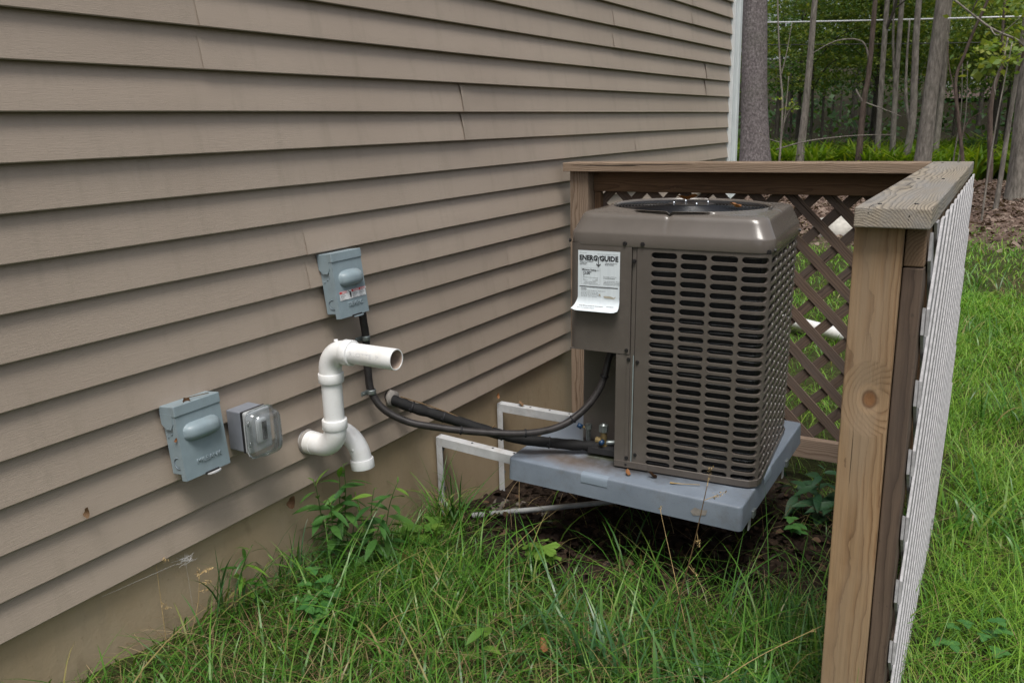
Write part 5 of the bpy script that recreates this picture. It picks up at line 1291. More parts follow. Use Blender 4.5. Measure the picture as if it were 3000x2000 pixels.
rosette('low lobed leaves in the yard grass at the lower right', 1.78, 1.75, 'lobe', 6, 0.08, 0.10, 'lobed_vine', group='lobed seedlings')

def seed_stalk(label, base, top, bend, heads, r0=0.0022, group='dry grass stalks'):
    b = Vector(base); t = Vector(top); r = empty('dry_stalk', label, 'stalk', base, group=group); mid = (b+t)/2+Vector(bend)
    P = [p-b for p in smooth_path([b, mid, t], 8)]; V, F, U = sweep(P, [r0*(1-0.55*k/(len(P)-1)) for k in range(len(P))], 6); link('stem', mesh('stem', V, F, 'stem_brown' if r0 > 0.002 else 'straw', True), r)
    for (f, L, dx, dz) in heads:
        p = P[min(len(P)-1, int(f*(len(P)-1)))]; V, F = [], []
        e = p+Vector((dx, 0.01, dz)); v, f_, u = sweep([p, p.lerp(e, 0.6)], 0.0009, 5); V += v; F += f_
        for k in range(int(L*900)):
            q = p.lerp(e, 0.45)+(e-p).normalized()*random.uniform(0, L)+Vector((random.gauss(0, 0.0035), random.gauss(0, 0.0035), random.gauss(0, 0.003)))
            a = Vector((random.gauss(0, 1), random.gauss(0, 1), random.gauss(0, 1))).normalized()*0.0042; c = a.cross(Vector((0.3, 0.5, 0.8))).normalized()*0.0016
            k0 = len(V); V += [q-a, q+c, q+a, q-c]; F.append((k0, k0+1, k0+2, k0+3))
        link('seed_head', mesh('seed_head', V, F, 'straw'), r)
seed_stalk('tall dry brown stalk with pale seed heads standing before the pad', (1.075, 1.93, gzf(1.075, 1.93)), (1.178, 1.95, 0.575), (0.012, 0, 0.02), [(1.0, 0.035, 0.002, 0.035), (0.93, 0.035, 0.055, 0.030), (0.72, 0.02, 0.004, -0.045), (0.5, 0.016, 0.02, -0.03)])
seed_stalk('short pale grass stalk with a feathery head at the foundation, leftmost of the stalks', (0.02, 1.25, gzf(0.02, 1.25)), (0.05, 1.28, 0.36), (0.0, 0.01, 0), [(1.0, 0.03, 0.02, 0.012), (0.85, 0.025, 0.03, 0.01), (0.7, 0.02, 0.02, 0.008), (0.92, 0.02, -0.015, 0.02)], 0.0013)
seed_stalk('thin straw stalk leaning on the foundation under the siding edge', (-0.01, 1.20, gzf(0, 1.2)), (-0.014, 1.205, 0.42), (0.0, 0.0, 0), [(0.55, 0.02, 0.006, -0.02), (1.0, 0.02, 0.012, 0.0)], 0.0011)
seed_stalk('long straw leaning out of the grass towards the timber post', (1.20, 1.72, gzf(1.2, 1.72)), (1.50, 1.80, 0.36), (0.0, 0.0, 0.02), [(0.9, 0.012, 0.01, 0.0)], 0.0015)
seed_stalk('red-tinged thin stalk crossing the tall brown one', (1.14, 1.98, gzf(1.14, 1.98)), (1.03, 2.02, 0.44), (0.0, 0.0, 0.0), [(1.0, 0.012, -0.004, 0.01)], 0.0013)

# ------------------------------------------------------------------ fallen leaves, stones, pipes
def dry_leaf(name, label, loc, s, mat, rot, group='single dry leaves'):
    V, F = [], []; n = 7; q = random.uniform(0.4, 0.9)
    for i in range(n+1):
        t = i/n; w = 0.30*math.sin(PI*t**0.8)**0.8*(1+0.2*math.sin(9*t)) if 0 < i < n else 0.01
        for j in (-1, -0.5, 0, 0.5, 1): V.append((w*j*s, (t-0.5)*s, s*(0.34*q*abs(j)**1.5*w*3+0.10*math.sin(5*t+q*4))))
    for i in range(n):
        for j in range(4): a = i*5+j; F.append((a, a+1, a+6, a+5))
    o = link(name, mesh(name, V, F, mat, True), None, loc, rot); return setp(o, label, 'leaf', group)
c0 = acw(0.275, 0.40, ZT+0.014); dry_leaf('dry_leaf', 'largest curled orange-brown leaf on the rear of the fan guard', c0, 0.070, 'orange_leaf', (0.05, 0.25, 1.9))
dry_leaf('dry_leaf', 'small orange leaf on the fan guard right of its hub', acw(0.475, 0.215, ZT+0.008), 0.042, 'orange_leaf', (0.1, 0.1, 1.3))
dry_leaf('dry_leaf', 'brown leaf lying on the hood of the lower grey box', (0.034, 1.318, 0.8175), 0.032, 'brown_leaf', (0.1, 0.1, 0.9))
dry_leaf('dry_leaf', 'tiny brown scrap stuck to the side of the lower grey box', (0.045, 1.266, 0.735), 0.012, 'orange_leaf', (1.2, 0.2, 0.4))
V, F, U = sweep([(0.02, 1.325, 0.823), (0.036, 1.352, 0.8255), (0.046, 1.378, 0.826)], 0.0012, 6); setp(link('twig', mesh('twig', V, F, 'stem_brown', True)), 'thin dark twig on the hood of the lower grey box', 'twig')
def padw(x, y, z): return pad.location + Euler((0.0111, 0.0147, 0.0025)).to_matrix() @ Vector((x, y, z))
dry_leaf('dry_leaf', 'small brown leaf on the pad, left of the two before the grille', padw(0.42, 0.062, 0.009), 0.030, 'orange_leaf', (0.5, 0.3, 0.6))
dry_leaf('dry_leaf', 'curled brown leaf on the pad close to the grille base', padw(0.50, 0.072, 0.011), 0.036, 'brown_leaf', (0.6, 0.5, 2.3))
V, F, U = sweep([padw(0.565, 0.060, 0.004), padw(0.60, 0.066, 0.006), padw(0.655, 0.085, 0.007)], [0.0032, 0.0013, 0.001], 6); setp(link('twig', mesh('twig', V, F, 'straw', True)), 'pale broken seed stalk lying on the pad under the grille corner', 'twig')
dry_leaf('dry_leaf', 'orange leaf caught on the foundation above the rear bracket', (-0.006, 2.86, 0.378), 0.026, 'orange_leaf', (1.4, 0.2, 1.2))
dry_leaf('dry_leaf', 'dark curled leaf on the arm of the rear bracket', (0.085, 2.888, 0.346), 0.035, 'brown_leaf', (0.2, 0.2, 1.2))
dry_leaf('dry_leaf', 'brown leaf hanging in a web on the lap siding left of the lower grey box', (0.012, 1.035, 0.632), 0.030, 'brown_leaf', (1.5, 0.3, 0.2))
dry_leaf('dry_leaf', 'withered curl hanging from the siding edge beside the leafy weed', (0.004, 1.665, 0.395), 0.045, 'brown_leaf', (1.4, 0.4, 0.2))
dry_leaf('dry_leaf', 'rusty leaf in the grass at the foot of the leafy weed', (0.20, 1.93, gzf(0.2, 1.93)+0.05), 0.04, 'orange_leaf', (0.2, 0.2, 0.3))
dry_leaf('dry_leaf', 'tan leaf in the grass near the yellow-green seedling', (0.83, 1.70, gzf(0.83, 1.7)+0.06), 0.045, 'orange_leaf', (0.4, 0.5, 0.9))
def litter(name, label, n, cx, cy, sx, sy, s0, s1, mat, zo=0.004, cond=None):
    x = cx+rng.normal(0, sx, n); y = cy+rng.normal(0, sy, n); m = (x > 0.0) | (y > 8)
    if cond is not None: m &= cond(x, y)
    x, y = x[m], y[m]; n = len(x); z = gz(x, y)+rng.uniform(0, 0.022, n)+zo; a = rng.uniform(0, 2*PI, n); s = rng.uniform(s0, s1, n)
    base = np.array([[0, -0.5, 0], [0.30, -0.15, .10], [0.26, 0.2, .12], [0, 0.5, 0.05], [-0.26, 0.2, .14], [-0.30, -0.15, .06]])
    co = base[None]*s[:, None, None]; tilt = rng.normal(0, 0.45, n); co = np.stack([co[..., 0], co[..., 1], co[..., 2]*rng.uniform(0.4, 2.4, n)[:, None]+co[..., 0]*np.sin(tilt)[:, None]], -1)
    X = co[..., 0]*np.cos(a)[:, None]-co[..., 1]*np.sin(a)[:, None]+x[:, None]; Y = co[..., 0]*np.sin(a)[:, None]+co[..., 1]*np.cos(a)[:, None]+y[:, None]; Zc = co[..., 2]+z[:, None]
    co = np.stack([X, Y, Zc], -1).reshape(-1, 3); f = (np.arange(n)[:, None]*6+np.array([0, 1, 2, 3, 0, 3, 4, 5])[None]).ravel()
    me = raw_mesh(name, co, 0, f, np.arange(2*n)*4, np.full(2*n, 4), [mat]); setp(link(name, me), label, 'leaf litter', kind='stuff')
litter('leaf_litter', 'dead brown leaves on the soil under the pad, coloured dark for its shade', 2600, 0.72, 2.78, 0.36, 0.36, 0.014, 0.046, 'litter_leaf_shaded', cond=lambda x, y: (x < 1.5) & (y < 3.5))
litter('woodland_litter', 'brown leaf litter on the bare ground before the woods', 26000, -1.0, 16.0, 5.0, 3.6, 0.04, 0.11, 'mulch_leaf', cond=lambda x, y: (y > 10.5))
def pebbles():
    for k, (x, y, s) in enumerate([(0.10, 2.64, 0.030), (0.16, 2.70, 0.022), (0.21, 2.62, 0.026), (0.07, 2.74, 0.034), (0.27, 2.74, 0.020), (0.13, 2.80, 0.024), (0.04, 2.66, 0.016), (0.33, 2.66, 0.018)]):
        bm = bmesh.new(); bmesh.ops.create_icosphere(bm, subdivisions=2, radius=s)
        for v in bm.verts: v.co = Vector((v.co.x*1.2, v.co.y, v.co.z*0.55))*(1+0.3*noise.noise(v.co*40+Vector((k, 0, 0))))
        o = link('stone', bm_mesh('stone', bm, 'stone_dark', True), None, (x, y, gzf(x, y)+s*0.2), (0, 0, k)); setp(o, 'small grey stone on the bare soil between the two wall brackets', 'stone', 'stones on the soil by the wall')
pebbles()
def lump(name, label, cat, loc, size, mat, seed=0, sub=3):
    bm = bmesh.new(); bmesh.ops.create_icosphere(bm, subdivisions=sub, radius=1)
    for v in bm.verts:
        d = 1+0.22*noise.noise(v.co*1.6+Vector((seed, 0, 0)))+0.07*noise.noise(v.co*5+Vector((0, seed, 0))); v.co = Vector((v.co.x*size[0]*d, v.co.y*size[1]*d, v.co.z*size[2]*d))
    return setp(link(name, bm_mesh(name, bm, mat, True), None, loc), label, cat)
lump('boulder', 'pale boulder in the grass seen through the back lattice', 'rock', (-0.27, 11.9, 0.02), (0.34, 0.3, 0.20), 'rock_pale', 3)
lump('boulder', 'small pale stone at the edge of the litter, left of the pale boulder', 'rock', (-0.85, 11.7, 0.0), (0.10, 0.09, 0.06), 'rock_pale', 8)
V, F, U = sweep([(-0.5, 6.85, -0.0), (0.1, 6.45, 0.02), (0.48, 6.2, 0.03), (0.9, 5.93, 0.03), (1.25, 5.70, 0.02)], 0.045, 16); setp(link('drain_pipe', mesh('drain_pipe', V, F, 'pvc_white', True)), 'white drain pipe lying in the grass behind the back lattice', 'pipe')
V, F, U = sweep([(0.10, 2.475, gzf(0.1, 2.475)+0.012), (0.30, 2.69, 0.005), (0.472, 2.878, -0.01), (0.8, 3.22, -0.02)], 0.0105, 12); setp(link('ground_pipe', mesh('ground_pipe', V, F, 'pipe_grey', True)), 'thin grey pipe lying on the soil and running under the pad', 'pipe')
def web():
    V, F = [], []
    c = Vector((-0.004, 1.285, 0.395))
    for k in range(40):
        a = c+Vector((random.uniform(-0.012, 0.006), random.gauss(0, 0.014), random.uniform(-0.022, 0.008))); b_ = c+Vector((random.uniform(-0.012, 0.012), random.gauss(0, 0.009), random.uniform(-0.016, 0.006)))
        v, f, u = sweep([a, (a+b_)/2-Vector((0, 0, 0.003)), b_], 0.00018, 3, False); q = len(V); V += v; F += [tuple(i+q for i in g) for g in f]
    for (a, b_) in (((-0.003, 1.25, 0.39), (-0.012, 1.05, 0.40)), ((0.0, 1.28, 0.40), (-0.015, 1.295, 0.24))):
        v, f, u = sweep([Vector(a), Vector(b_)], 0.00018, 3, False); q = len(V); V += v; F += [tuple(i+q for i in g) for g in f]
    setp(link('cobweb', mesh('cobweb', V, F, 'web')), 'dusty white cobweb under the bottom edge of the siding', 'cobweb')
web()

# ------------------------------------------------------------------ woods
def trunk_mesh(P, r0, r1, mat, n=14, flare=0.0, seed=0):
    P = smooth_path(P, 5); L = len(P); V, F, U = sweep(P, 1.0, n, True); V2 = []
    for i in range(L):
        t = i/(L-1); r = r0+(r1-r0)*t; r *= 1+flare*math.exp(-(P[i].z-P[0].z)/0.45)
        for k in range(n):
            d = V[i*n+k]-P[i]; q = noise.noise(Vector((d.x*2+seed, d.y*2, P[i].z*0.8)))
            V2.append(P[i]+d*r*(1+0.09*q+0.10*flare*math.cos(5*2*PI*k/n)*math.exp(-(P[i].z-P[0].z)/0.3)))
    return mesh('trunk', V2, F, mat, True)
def leaf_cloud(name, pts, s0, s1, mats, tilt=0.6, fm=None):
    pts = np.asarray(pts); n = len(pts); a = rng.uniform(0, 2*PI, n); s = rng.uniform(s0, s1, n)
    u = np.stack([np.cos(a), np.sin(a), rng.normal(0, tilt, n)-0.15], -1); u /= np.linalg.norm(u, axis=1)[:, None]
    v = np.stack([-np.sin(a), np.cos(a), rng.normal(0, tilt, n)], -1)
    S_ = s[:, None]; p = pts
    co = np.stack([p-u*S_*0.5, p+v*S_*0.30-u*S_*0.05, p+u*S_*0.5, p-v*S_*0.30-u*S_*0.05], 1).reshape(-1, 3)
    return raw_mesh(name, co, 0, np.arange(4*n), np.arange(n)*4, np.full(n, 4), mats, fm)
def spray_points(center, rx, ry, rz, n_spray, per, flat=0.05, size=0.5):
    """foliage as flattish sprays spread through a crown"""
    out = []
    for k in range(n_spray):
        while True:
            q = rng.uniform(-1, 1, 3)
            if (q**2).sum() <= 1: break
        c = np.array(center)+q*np.array([rx, ry, rz]); sz = size*rng.uniform(0.6, 1.3)
        p = rng.normal(0, 1, (per, 3))*np.array([sz*0.5, sz*0.5, flat*sz]); p[:, 2] -= 0.18*(p[:, 0]**2+p[:, 1]**2)/sz
        out.append(c+p)
    return np.concatenate(out)
def limb(P, r0, r1, mat='bark_grey', n=7):
    P = smooth_path(P, 5); V, F, U = sweep(P, [r0+(r1-r0)*k/(len(P)-1) for k in range(len(P))], n); return V, F
def tree(name, label, P, r0, r1, bark, crown=None, flare=0.15, group=None, leaf='tree_leaf_mid', limbs=(), top=None, n=14):
    b = Vector(P[0]); r = empty(name, label, 'tree', tuple(b), group=group)
    link('trunk', trunk_mesh([Vector(p)-b for p in P], r0, r1, bark, n, flare, b.x), r)
    for L_ in limbs:
        V, F = limb([Vector(p)-b for p in L_[0]], L_[1], L_[2]); link('limb', mesh('limb', V, F, L_[3] if len(L_) > 3 else bark, True), r)
    if crown is not None:
        pts, s0, s1 = crown; link('crown', leaf_cloud('crown', np.asarray(pts)-np.array(b), s0, s1, [leaf]), r)
    return r
def high_crown(x, y, z0=9.5, z1=15, rx=2.0, n=11, per=12): return (spray_points((x, y, (z0+z1)/2), rx, rx, (z1-z0)/2, n, per, 0.12, 1.6), 0.35, 0.6)
def gP(pts):                                                  # stand the first point in the ground
    q = [list(p) for p in pts]; q[0][2] = gzf(q[0][0], q[0][1])-0.1; return q
tree('spruce_tree', 'thick rough-barked trunk close behind the house corner', gP([(-3.22, 19.0, 0), (-3.30, 19, 1.2), (-3.40, 19.0, 3.4), (-3.5, 19, 8), (-3.6, 19, 15)]), 0.345, 0.16, 'bark_spruce', high_crown(-3.5, 19), 0.34, n=22)
tree('maple_tree', 'slim grey leaning trunk, first to the right of the thick rough-barked one', gP([(-3.05, 22, 0), (-2.97, 22, 0.4), (-2.88, 22, 2.2), (-2.83, 22, 4.2), (-2.7, 22, 10)]), 0.115, 0.05, 'bark_grey', high_crown(-2.8, 22), 0.2)
tree('maple_tree', 'brownish trunk with broken limb stubs left of the paired slim trunks', gP([(-1.62, 22, 0), (-1.60, 22, 0.4), (-1.58, 22, 1.8), (-1.52, 22, 2.4), (-1.50, 22, 4.1), (-1.5, 22, 10)]), 0.082, 0.045, 'bark_brown', high_crown(-1.5, 22), 0.2,
     limbs=[([(-1.57, 22, 1.75), (-1.70, 21.9, 1.98), (-1.76, 21.9, 2.1)], 0.03, 0.018, 'bark_grey'), ([(-1.57, 22, 1.8), (-1.1, 21.8, 1.62), (-0.7, 21.7, 1.45)], 0.02, 0.008, 'bark_grey'), ([(-1.52, 22, 2.7), (-1.7, 21.9, 3.15), (-2.2, 21.6, 3.18), (-2.7, 21.3, 2.9)], 0.025, 0.008, 'bark_grey')])
tree('maple_tree', 'slim grey trunk directly right of the brownish one with broken stubs', gP([(-1.34, 23, 0), (-1.33, 23, 0.4), (-1.36, 23, 2.2), (-1.38, 23, 4.1), (-1.4, 23, 10)]), 0.078, 0.05, 'bark_grey', high_crown(-1.4, 23), 0.2,
     limbs=[([(-1.38, 23, 3.4), (-1.2, 22.9, 3.9), (-1.12, 22.8, 4.4)], 0.04, 0.03, 'bark_dark'), ([(-1.2, 22.9, 3.9), (-0.9, 22.8, 4.1), (-0.6, 22.6, 4.15)], 0.02, 0.01, 'bark_dark')])
tree('maple_tree', 'straight pale slim trunk, third of the slim grey ones', gP([(-1.05, 23.5, 0), (-1.04, 23.5, 0.35), (-1.10, 23.5, 2.2), (-1.12, 23.5, 4.2), (-1.2, 23.5, 10)]), 0.076, 0.05, 'bark_grey', high_crown(-1.1, 23.5), 0.2,
     limbs=[([(-1.08, 23.5, 1.9), (-1.24, 23.5, 3.2), (-1.30, 23.5, 4.4)], 0.035, 0.025, 'bark_grey')])
tree('maple_tree', 'forked grey trunk just left of the stoutest trunk', gP([(-0.66, 22.5, 0), (-0.62, 22.5, 0.5), (-0.55, 22.5, 1.3), (-0.60, 22.5, 2.6), (-0.64, 22.5, 4.1), (-0.6, 22.5, 10)]), 0.098, 0.06, 'bark_grey', high_crown(-0.6, 22.5), 0.2,
     limbs=[([(-0.55, 22.5, 1.1), (-0.72, 22.5, 1.8), (-0.78, 22.5, 2.6), (-0.80, 22.5, 3.6)], 0.045, 0.02, 'bark_grey')])
tree('oak_tree', 'stoutest grey trunk standing behind the corner of the timber screen', gP([(-0.20, 21, 0), (-0.12, 21, 0.45), (-0.08, 21, 2.0), (-0.02, 21, 3.8), (0.05, 21, 10)]), 0.185, 0.12, 'bark_grey', high_crown(0, 21), 0.22, n=20)
tree('maple_tree', 'slim trunk half hidden behind the stoutest grey one', gP([(-0.14, 24, 0), (-0.13, 24, 0.3), (-0.10, 24, 2.2), (-0.13, 24, 4.1), (-0.1, 24, 10)]), 0.088, 0.06, 'bark_grey', high_crown(-0.1, 24), 0.2)
tree('crooked_sapling', 'thin crooked pale sapling bending right at head height', gP([(0.86, 18, 0), (0.83, 18, 0.6), (0.70, 18, 1.3), (0.575, 18, 2.05), (0.66, 18, 2.45), (0.80, 18, 2.95), (1.0, 18, 3.6), (1.1, 18, 4.6)]), 0.036, 0.02, 'bark_brown', (spray_points((1.1, 18, 4.9), 0.7, 0.7, 0.5, 12, 14, 0.06, 0.6), 0.09, 0.16), 0.1,
     leaf='tree_leaf_light', limbs=[([(0.76, 18, 1.05), (0.86, 18, 1.35), (1.05, 17.9, 1.5)], 0.015, 0.007), ([(0.62, 18, 1.75), (0.45, 18, 2.3), (0.38, 18, 2.75)], 0.014, 0.006)])
tree('crooked_sapling', 'dark kinked sapling to the right of the pale crooked one', gP([(1.23, 20, 0), (1.22, 20, 0.5), (1.12, 20, 1.5), (1.16, 20, 2.1), (1.26, 20, 2.5), (1.18, 20, 2.95), (1.15, 20, 4)]), 0.062, 0.018, 'bark_brown', (spray_points((1.2, 20, 4.0), 0.8, 0.8, 0.6, 12, 14, 0.06, 0.6), 0.09, 0.16), 0.1, leaf='tree_leaf_light')
tree('maple_tree', 'slender leaning trunk in front of the big grey one at the edge of the view', gP([(1.47, 15.5, 0), (1.50, 15.5, 0.2), (1.535, 15.5, 1.2), (1.58, 15.5, 2.4), (1.62, 15.5, 4), (1.8, 15.5, 8)]), 0.040, 0.022, 'bark_grey', (np.concatenate([spray_points((1.35, 14.4, 2.25), 0.35, 0.5, 0.35, 13, 16, 0.05, 0.34), spray_points((1.62, 15, 3.0), 0.4, 0.6, 0.5, 14, 16, 0.05, 0.4), spray_points((1.7, 15.5, 6.5), 1.5, 1.5, 1.2, 30, 14, 0.08, 0.9)]), 0.08, 0.15), 0.1, leaf='tree_leaf_light',
     limbs=[([(1.57, 15.5, 2.05), (1.60, 14.6, 2.40), (1.20, 14.1, 2.62), (0.72, 14, 3.02)], 0.022, 0.012), ([(1.20, 14.1, 2.62), (1.32, 13.9, 2.5), (1.55, 13.8, 2.7)], 0.010, 0.005), ([(1.42, 14.4, 2.5), (1.40, 14.2, 2.2), (1.33, 14.1, 1.9), (1.36, 14, 1.72)], 0.012, 0.005), ([(0.95, 14.05, 2.84), (1.05, 13.9, 3.1), (1.02, 13.8, 3.3)], 0.010, 0.005)])
tree('oak_tree', 'big grey trunk rising from the litter at the edge of the yard', gP([(1.83, 17.3, 0), (1.80, 17.3, 0.5), (1.76, 17.3, 2), (1.72, 17.3, 4), (1.7, 17.3, 10)]), 0.225, 0.15, 'bark_grey', high_crown(1.7, 17.3), 0.35, n=20)
tree('young_sapling', 'thin sapling with a few yellow leaves beside the thick rough-barked trunk', gP([(-2.52, 18, 0), (-2.50, 18, 0.7), (-2.50, 18, 1.7), (-2.58, 18, 2.4), (-2.66, 18, 3.2), (-2.72, 18, 4)]), 0.024, 0.013, 'bark_grey', (np.concatenate([spray_points((-2.4, 17.9, 1.75), 0.2, 0.2, 0.2, 4, 8, 0.05, 0.2), spray_points((-2.6, 18, 4.4), 0.5, 0.5, 0.4, 8, 12, 0.05, 0.5)]), 0.06, 0.12), 0.1, leaf='tree_leaf_light',
     limbs=[([(-2.5, 18, 1.15), (-2.40, 18, 1.55), (-2.25, 18, 1.75)], 0.012, 0.005), ([(-2.56, 18, 2.3), (-2.47, 18, 2.75), (-2.40, 18, 3.3)], 0.013, 0.006), ([(-2.5, 18, 1.0), (-2.75, 18, 1.08), (-2.95, 18, 1.2)], 0.008, 0.004)])
tree('young_sapling', 'very thin bare sapling standing left of the slim yellow-leaved one', gP([(-2.62, 18.4, 0), (-2.6, 18.4, 0.8), (-2.53, 18.4, 1.6), (-2.5, 18.4, 2.3)]), 0.016, 0.008, 'bark_grey', None, 0.1)
for k, (x, y, lb) in enumerate(((0.62, 18.6, 'bare pencil-thin sapling left of the pale crooked one'), (0.72, 18.3, 'bare pencil-thin sapling touching the pale crooked one'), (1.36, 13.9, 'bare thin sapling leaning at the edge of the grass'))):
    tree('young_sapling', lb, gP([(x, y, 0), (x+0.02, y, 0.7), (x+0.06, y, 1.5), (x+0.13 if k == 2 else x, y, 2.4)]), 0.015, 0.007, 'bark_grey', None, 0.1)
# understorey trees whose layered foliage fills the view between the trunks
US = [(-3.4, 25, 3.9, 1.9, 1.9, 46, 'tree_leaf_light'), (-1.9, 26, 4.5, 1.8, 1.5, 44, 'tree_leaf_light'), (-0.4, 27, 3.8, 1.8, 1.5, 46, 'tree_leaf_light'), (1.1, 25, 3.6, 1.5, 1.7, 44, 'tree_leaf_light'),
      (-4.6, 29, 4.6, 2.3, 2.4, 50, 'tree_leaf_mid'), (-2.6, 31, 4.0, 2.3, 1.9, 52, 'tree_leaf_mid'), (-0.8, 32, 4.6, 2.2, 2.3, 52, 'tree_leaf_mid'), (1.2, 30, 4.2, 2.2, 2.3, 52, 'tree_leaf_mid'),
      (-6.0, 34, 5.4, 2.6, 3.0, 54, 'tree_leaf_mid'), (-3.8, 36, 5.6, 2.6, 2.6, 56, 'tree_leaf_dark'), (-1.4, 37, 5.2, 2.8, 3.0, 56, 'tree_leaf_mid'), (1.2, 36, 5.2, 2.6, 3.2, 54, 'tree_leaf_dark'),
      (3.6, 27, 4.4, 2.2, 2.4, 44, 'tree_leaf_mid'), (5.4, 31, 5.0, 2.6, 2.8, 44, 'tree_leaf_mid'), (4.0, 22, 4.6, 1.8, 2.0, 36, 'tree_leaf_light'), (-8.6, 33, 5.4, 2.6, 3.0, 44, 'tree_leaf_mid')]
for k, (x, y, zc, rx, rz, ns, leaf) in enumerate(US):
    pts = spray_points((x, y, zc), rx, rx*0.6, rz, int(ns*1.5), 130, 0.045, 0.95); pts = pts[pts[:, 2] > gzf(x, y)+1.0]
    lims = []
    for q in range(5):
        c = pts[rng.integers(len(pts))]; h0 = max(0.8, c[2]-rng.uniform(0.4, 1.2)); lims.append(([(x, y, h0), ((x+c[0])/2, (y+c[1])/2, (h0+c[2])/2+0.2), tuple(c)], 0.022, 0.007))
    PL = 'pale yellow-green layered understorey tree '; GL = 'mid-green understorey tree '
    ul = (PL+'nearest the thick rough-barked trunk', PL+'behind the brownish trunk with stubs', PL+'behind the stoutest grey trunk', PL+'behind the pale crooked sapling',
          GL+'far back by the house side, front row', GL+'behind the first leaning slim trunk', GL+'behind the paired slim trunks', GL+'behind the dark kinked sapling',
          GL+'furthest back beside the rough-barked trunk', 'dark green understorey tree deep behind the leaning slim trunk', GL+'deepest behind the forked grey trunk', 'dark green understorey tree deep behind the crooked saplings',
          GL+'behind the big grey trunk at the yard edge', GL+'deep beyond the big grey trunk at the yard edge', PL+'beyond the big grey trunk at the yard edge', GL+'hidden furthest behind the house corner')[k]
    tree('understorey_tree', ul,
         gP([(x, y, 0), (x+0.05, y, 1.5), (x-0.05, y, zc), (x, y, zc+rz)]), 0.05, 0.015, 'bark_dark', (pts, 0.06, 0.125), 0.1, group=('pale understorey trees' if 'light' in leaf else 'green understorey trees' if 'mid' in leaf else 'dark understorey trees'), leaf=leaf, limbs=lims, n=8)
# dark trunks deep in the woods
for k in range(36):
    y = 32+25*(k/36)+rng.uniform(-0.8, 0.8); xc = 1.78-0.125*y; x = xc+rng.uniform(-0.17, 0.17)*y
    if k >= 29: x = rng.uniform(2, 12)
    r_ = rng.uniform(0.05, 0.15); lx = rng.normal(0, 0.25)
    tree('deep_wood_tree', 'dark straight trunk deep in the shade of the woods', gP([(x, y, 0), (x+lx*0.3, y, 3), (x+lx, y, 9), (x+lx, y, 15)]), r_, r_*0.55, 'bark_dark', high_crown(x+lx, y, 12, 17, 2.4, 5, 8), 0.15, group='dark trunks deep in the woods', leaf='tree_leaf_dark', n=8)
# far wood that reads as one mass, and the canopy roof over it
def far_wood():
    n = 46000; x = rng.uniform(-30, 14, n); y = rng.uniform(46, 66, n); z = gz(x, y)+rng.beta(1.2, 1.3, n)*14+0.3
    k = clump(x*0.35, z*0.5+y*0.1); m = rng.random(n) < 0.35+0.65*k; pts = np.stack([x, y, z], -1)[m]
    n2 = 5000; x2 = rng.uniform(-20, 10, n2); y2 = rng.uniform(34, 46, n2); z2 = gz(x2, y2)+rng.beta(1.2, 2.2, n2)*3.2; k2 = clump(x2*0.8, y2*0.5+z2)
    pts = np.concatenate([pts, np.stack([x2, y2, z2], -1)[k2 > 0.5]])
    setp(link('far_woods', leaf_cloud('far_woods', pts, 0.16, 0.38, ['tree_leaf_dark'], 0.7)), 'dark green depth of the woods closing the view', 'woods', kind='stuff')
far_wood()
# shrubs below the trees
def shrub(label, x, y, rx, rz, leaf, n=26):
    g = gzf(x, y); pts = spray_points((x, y, g+rz), rx, rx, rz, n, 40, 0.06, 0.5); pts = pts[pts[:, 2] > g]; r = empty('shrub', label, 'shrub', (x, y, g))
    link('foliage', leaf_cloud('foliage', pts-np.array([x, y, g]), 0.06, 0.13, [leaf]), r)
    for q in range(4):
        c = pts[rng.integers(len(pts))]-np.array([x, y, g]); V, F = limb([(0, 0, -0.05), tuple(c*0.5+np.array([0, 0, 0.1])), tuple(c)], 0.012, 0.004); link('stem', mesh('stem', V, F, 'bark_brown', True), r)
shrub('low green shrub between the leaning slim trunk and the brownish one', -2.3, 26.5, 0.9, 0.55, 'tree_leaf_mid')
shrub('dull green shrub behind the ferns near the stoutest trunk', 0.4, 29, 0.8, 0.5, 'tree_leaf_dark')
shrub('small pale shrub at the foot of the thick rough-barked trunk', -3.0, 24.5, 0.5, 0.4, 'tree_leaf_light', 14)
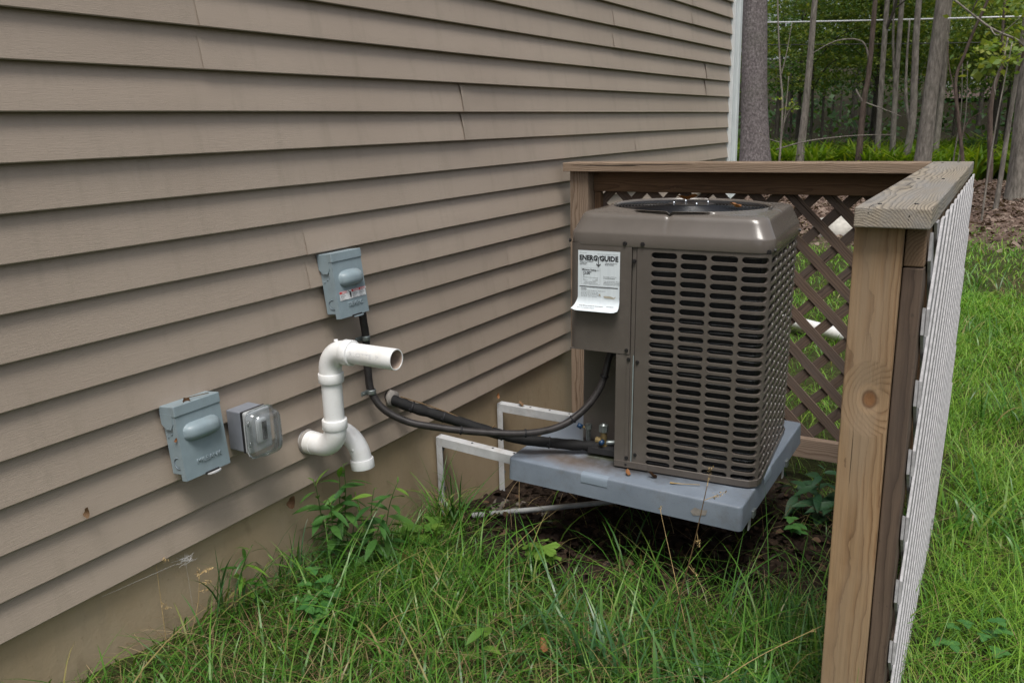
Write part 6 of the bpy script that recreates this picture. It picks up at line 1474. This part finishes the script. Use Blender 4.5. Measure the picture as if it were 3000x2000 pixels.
# ferns
def ferns():
    n = 2600; x = rng.uniform(-9, 5, n); y = rng.uniform(21.5, 33, n); m = (clump(x*0.5, y*0.4) > 0.12) & (y > 22.3+0.5*np.sin(x)); x, y = x[m], y[m]
    fx = np.repeat(x, 8); fy = np.repeat(y, 8); k = len(fx)
    setp(link('fern_bed', blades('fern_bed', ['fern_frond'], fx+rng.normal(0, 0.03, k), fy+rng.normal(0, 0.03, k), rng.uniform(0.65, 1.15, k), rng.uniform(0.07, 0.14, k), 5, rng.uniform(0, 2*PI, k), rng.uniform(0.5, 1.1, k), rng.uniform(0.15, 0.6, k))), 'bright green fern bed below the trees at the edge of the woods', 'ferns', kind='stuff')
ferns()
V, F, U = sweep([(-0.2, 25.6, 0.12), (1.0, 25.4, 0.14), (2.6, 25.2, 0.12), (4.0, 25.1, 0.1)], [0.10, 0.12, 0.11, 0.09], 12); setp(link('fallen_log', mesh('fallen_log', V, F, 'bark_brown', True)), 'fallen brown log lying on the litter before the ferns', 'log')
V, F = limb([(-3.4, 21.4, 0.75), (-2.6, 21.3, 0.95), (-1.6, 21.4, 1.05), (-0.8, 21.6, 1.05)], 0.018, 0.008); setp(link('fallen_branch', mesh('fallen_branch', V, F, 'bark_grey', True)), 'thin dead branch lying across the ferns', 'branch')
wp = [Vector((-20+32*t, 23.5, 3.89-0.0605*(-20+4.2+32*t)-0.25*math.sin(PI*t)+0.25)) for t in np.linspace(0, 1, 24)]
V, F, U = sweep(wp, 0.019, 8); setp(link('utility_cable', mesh('utility_cable', V, F, 'cable_white', True)), 'white overhead cable strung across the woods', 'cable', 'overhead cables')
V, F, U = sweep([p-Vector((0, 0, 0.55)) for p in wp], 0.010, 6); setp(link('utility_cable', mesh('utility_cable', V, F, 'cable_dark', True)), 'thin dark cable just below the white overhead one', 'cable', 'overhead cables')
fh = empty('far_house', 'pinkish house barely seen through the woods', 'house', (-2.2, 66, gzf(-2.2, 66)))
box_obj('wall', (3.4, 3, 2.0), (0, 0, 1.0), 'far_wall', fh, 0); bm = bmesh.new(); bbox(bm, (3.9, 3.5, 0.2), (0, 0, 2.1)); bbox(bm, (3.7, 1.8, 0.6), (0, 0, 2.45)); link('roof', bm_mesh('roof', bm, 'far_roof'), fh)
for x in (-0.9, 0.8): box_obj('window', (0.6, 0.08, 0.8), (x, -1.52, 1.1), 'trim_white', fh, 0)
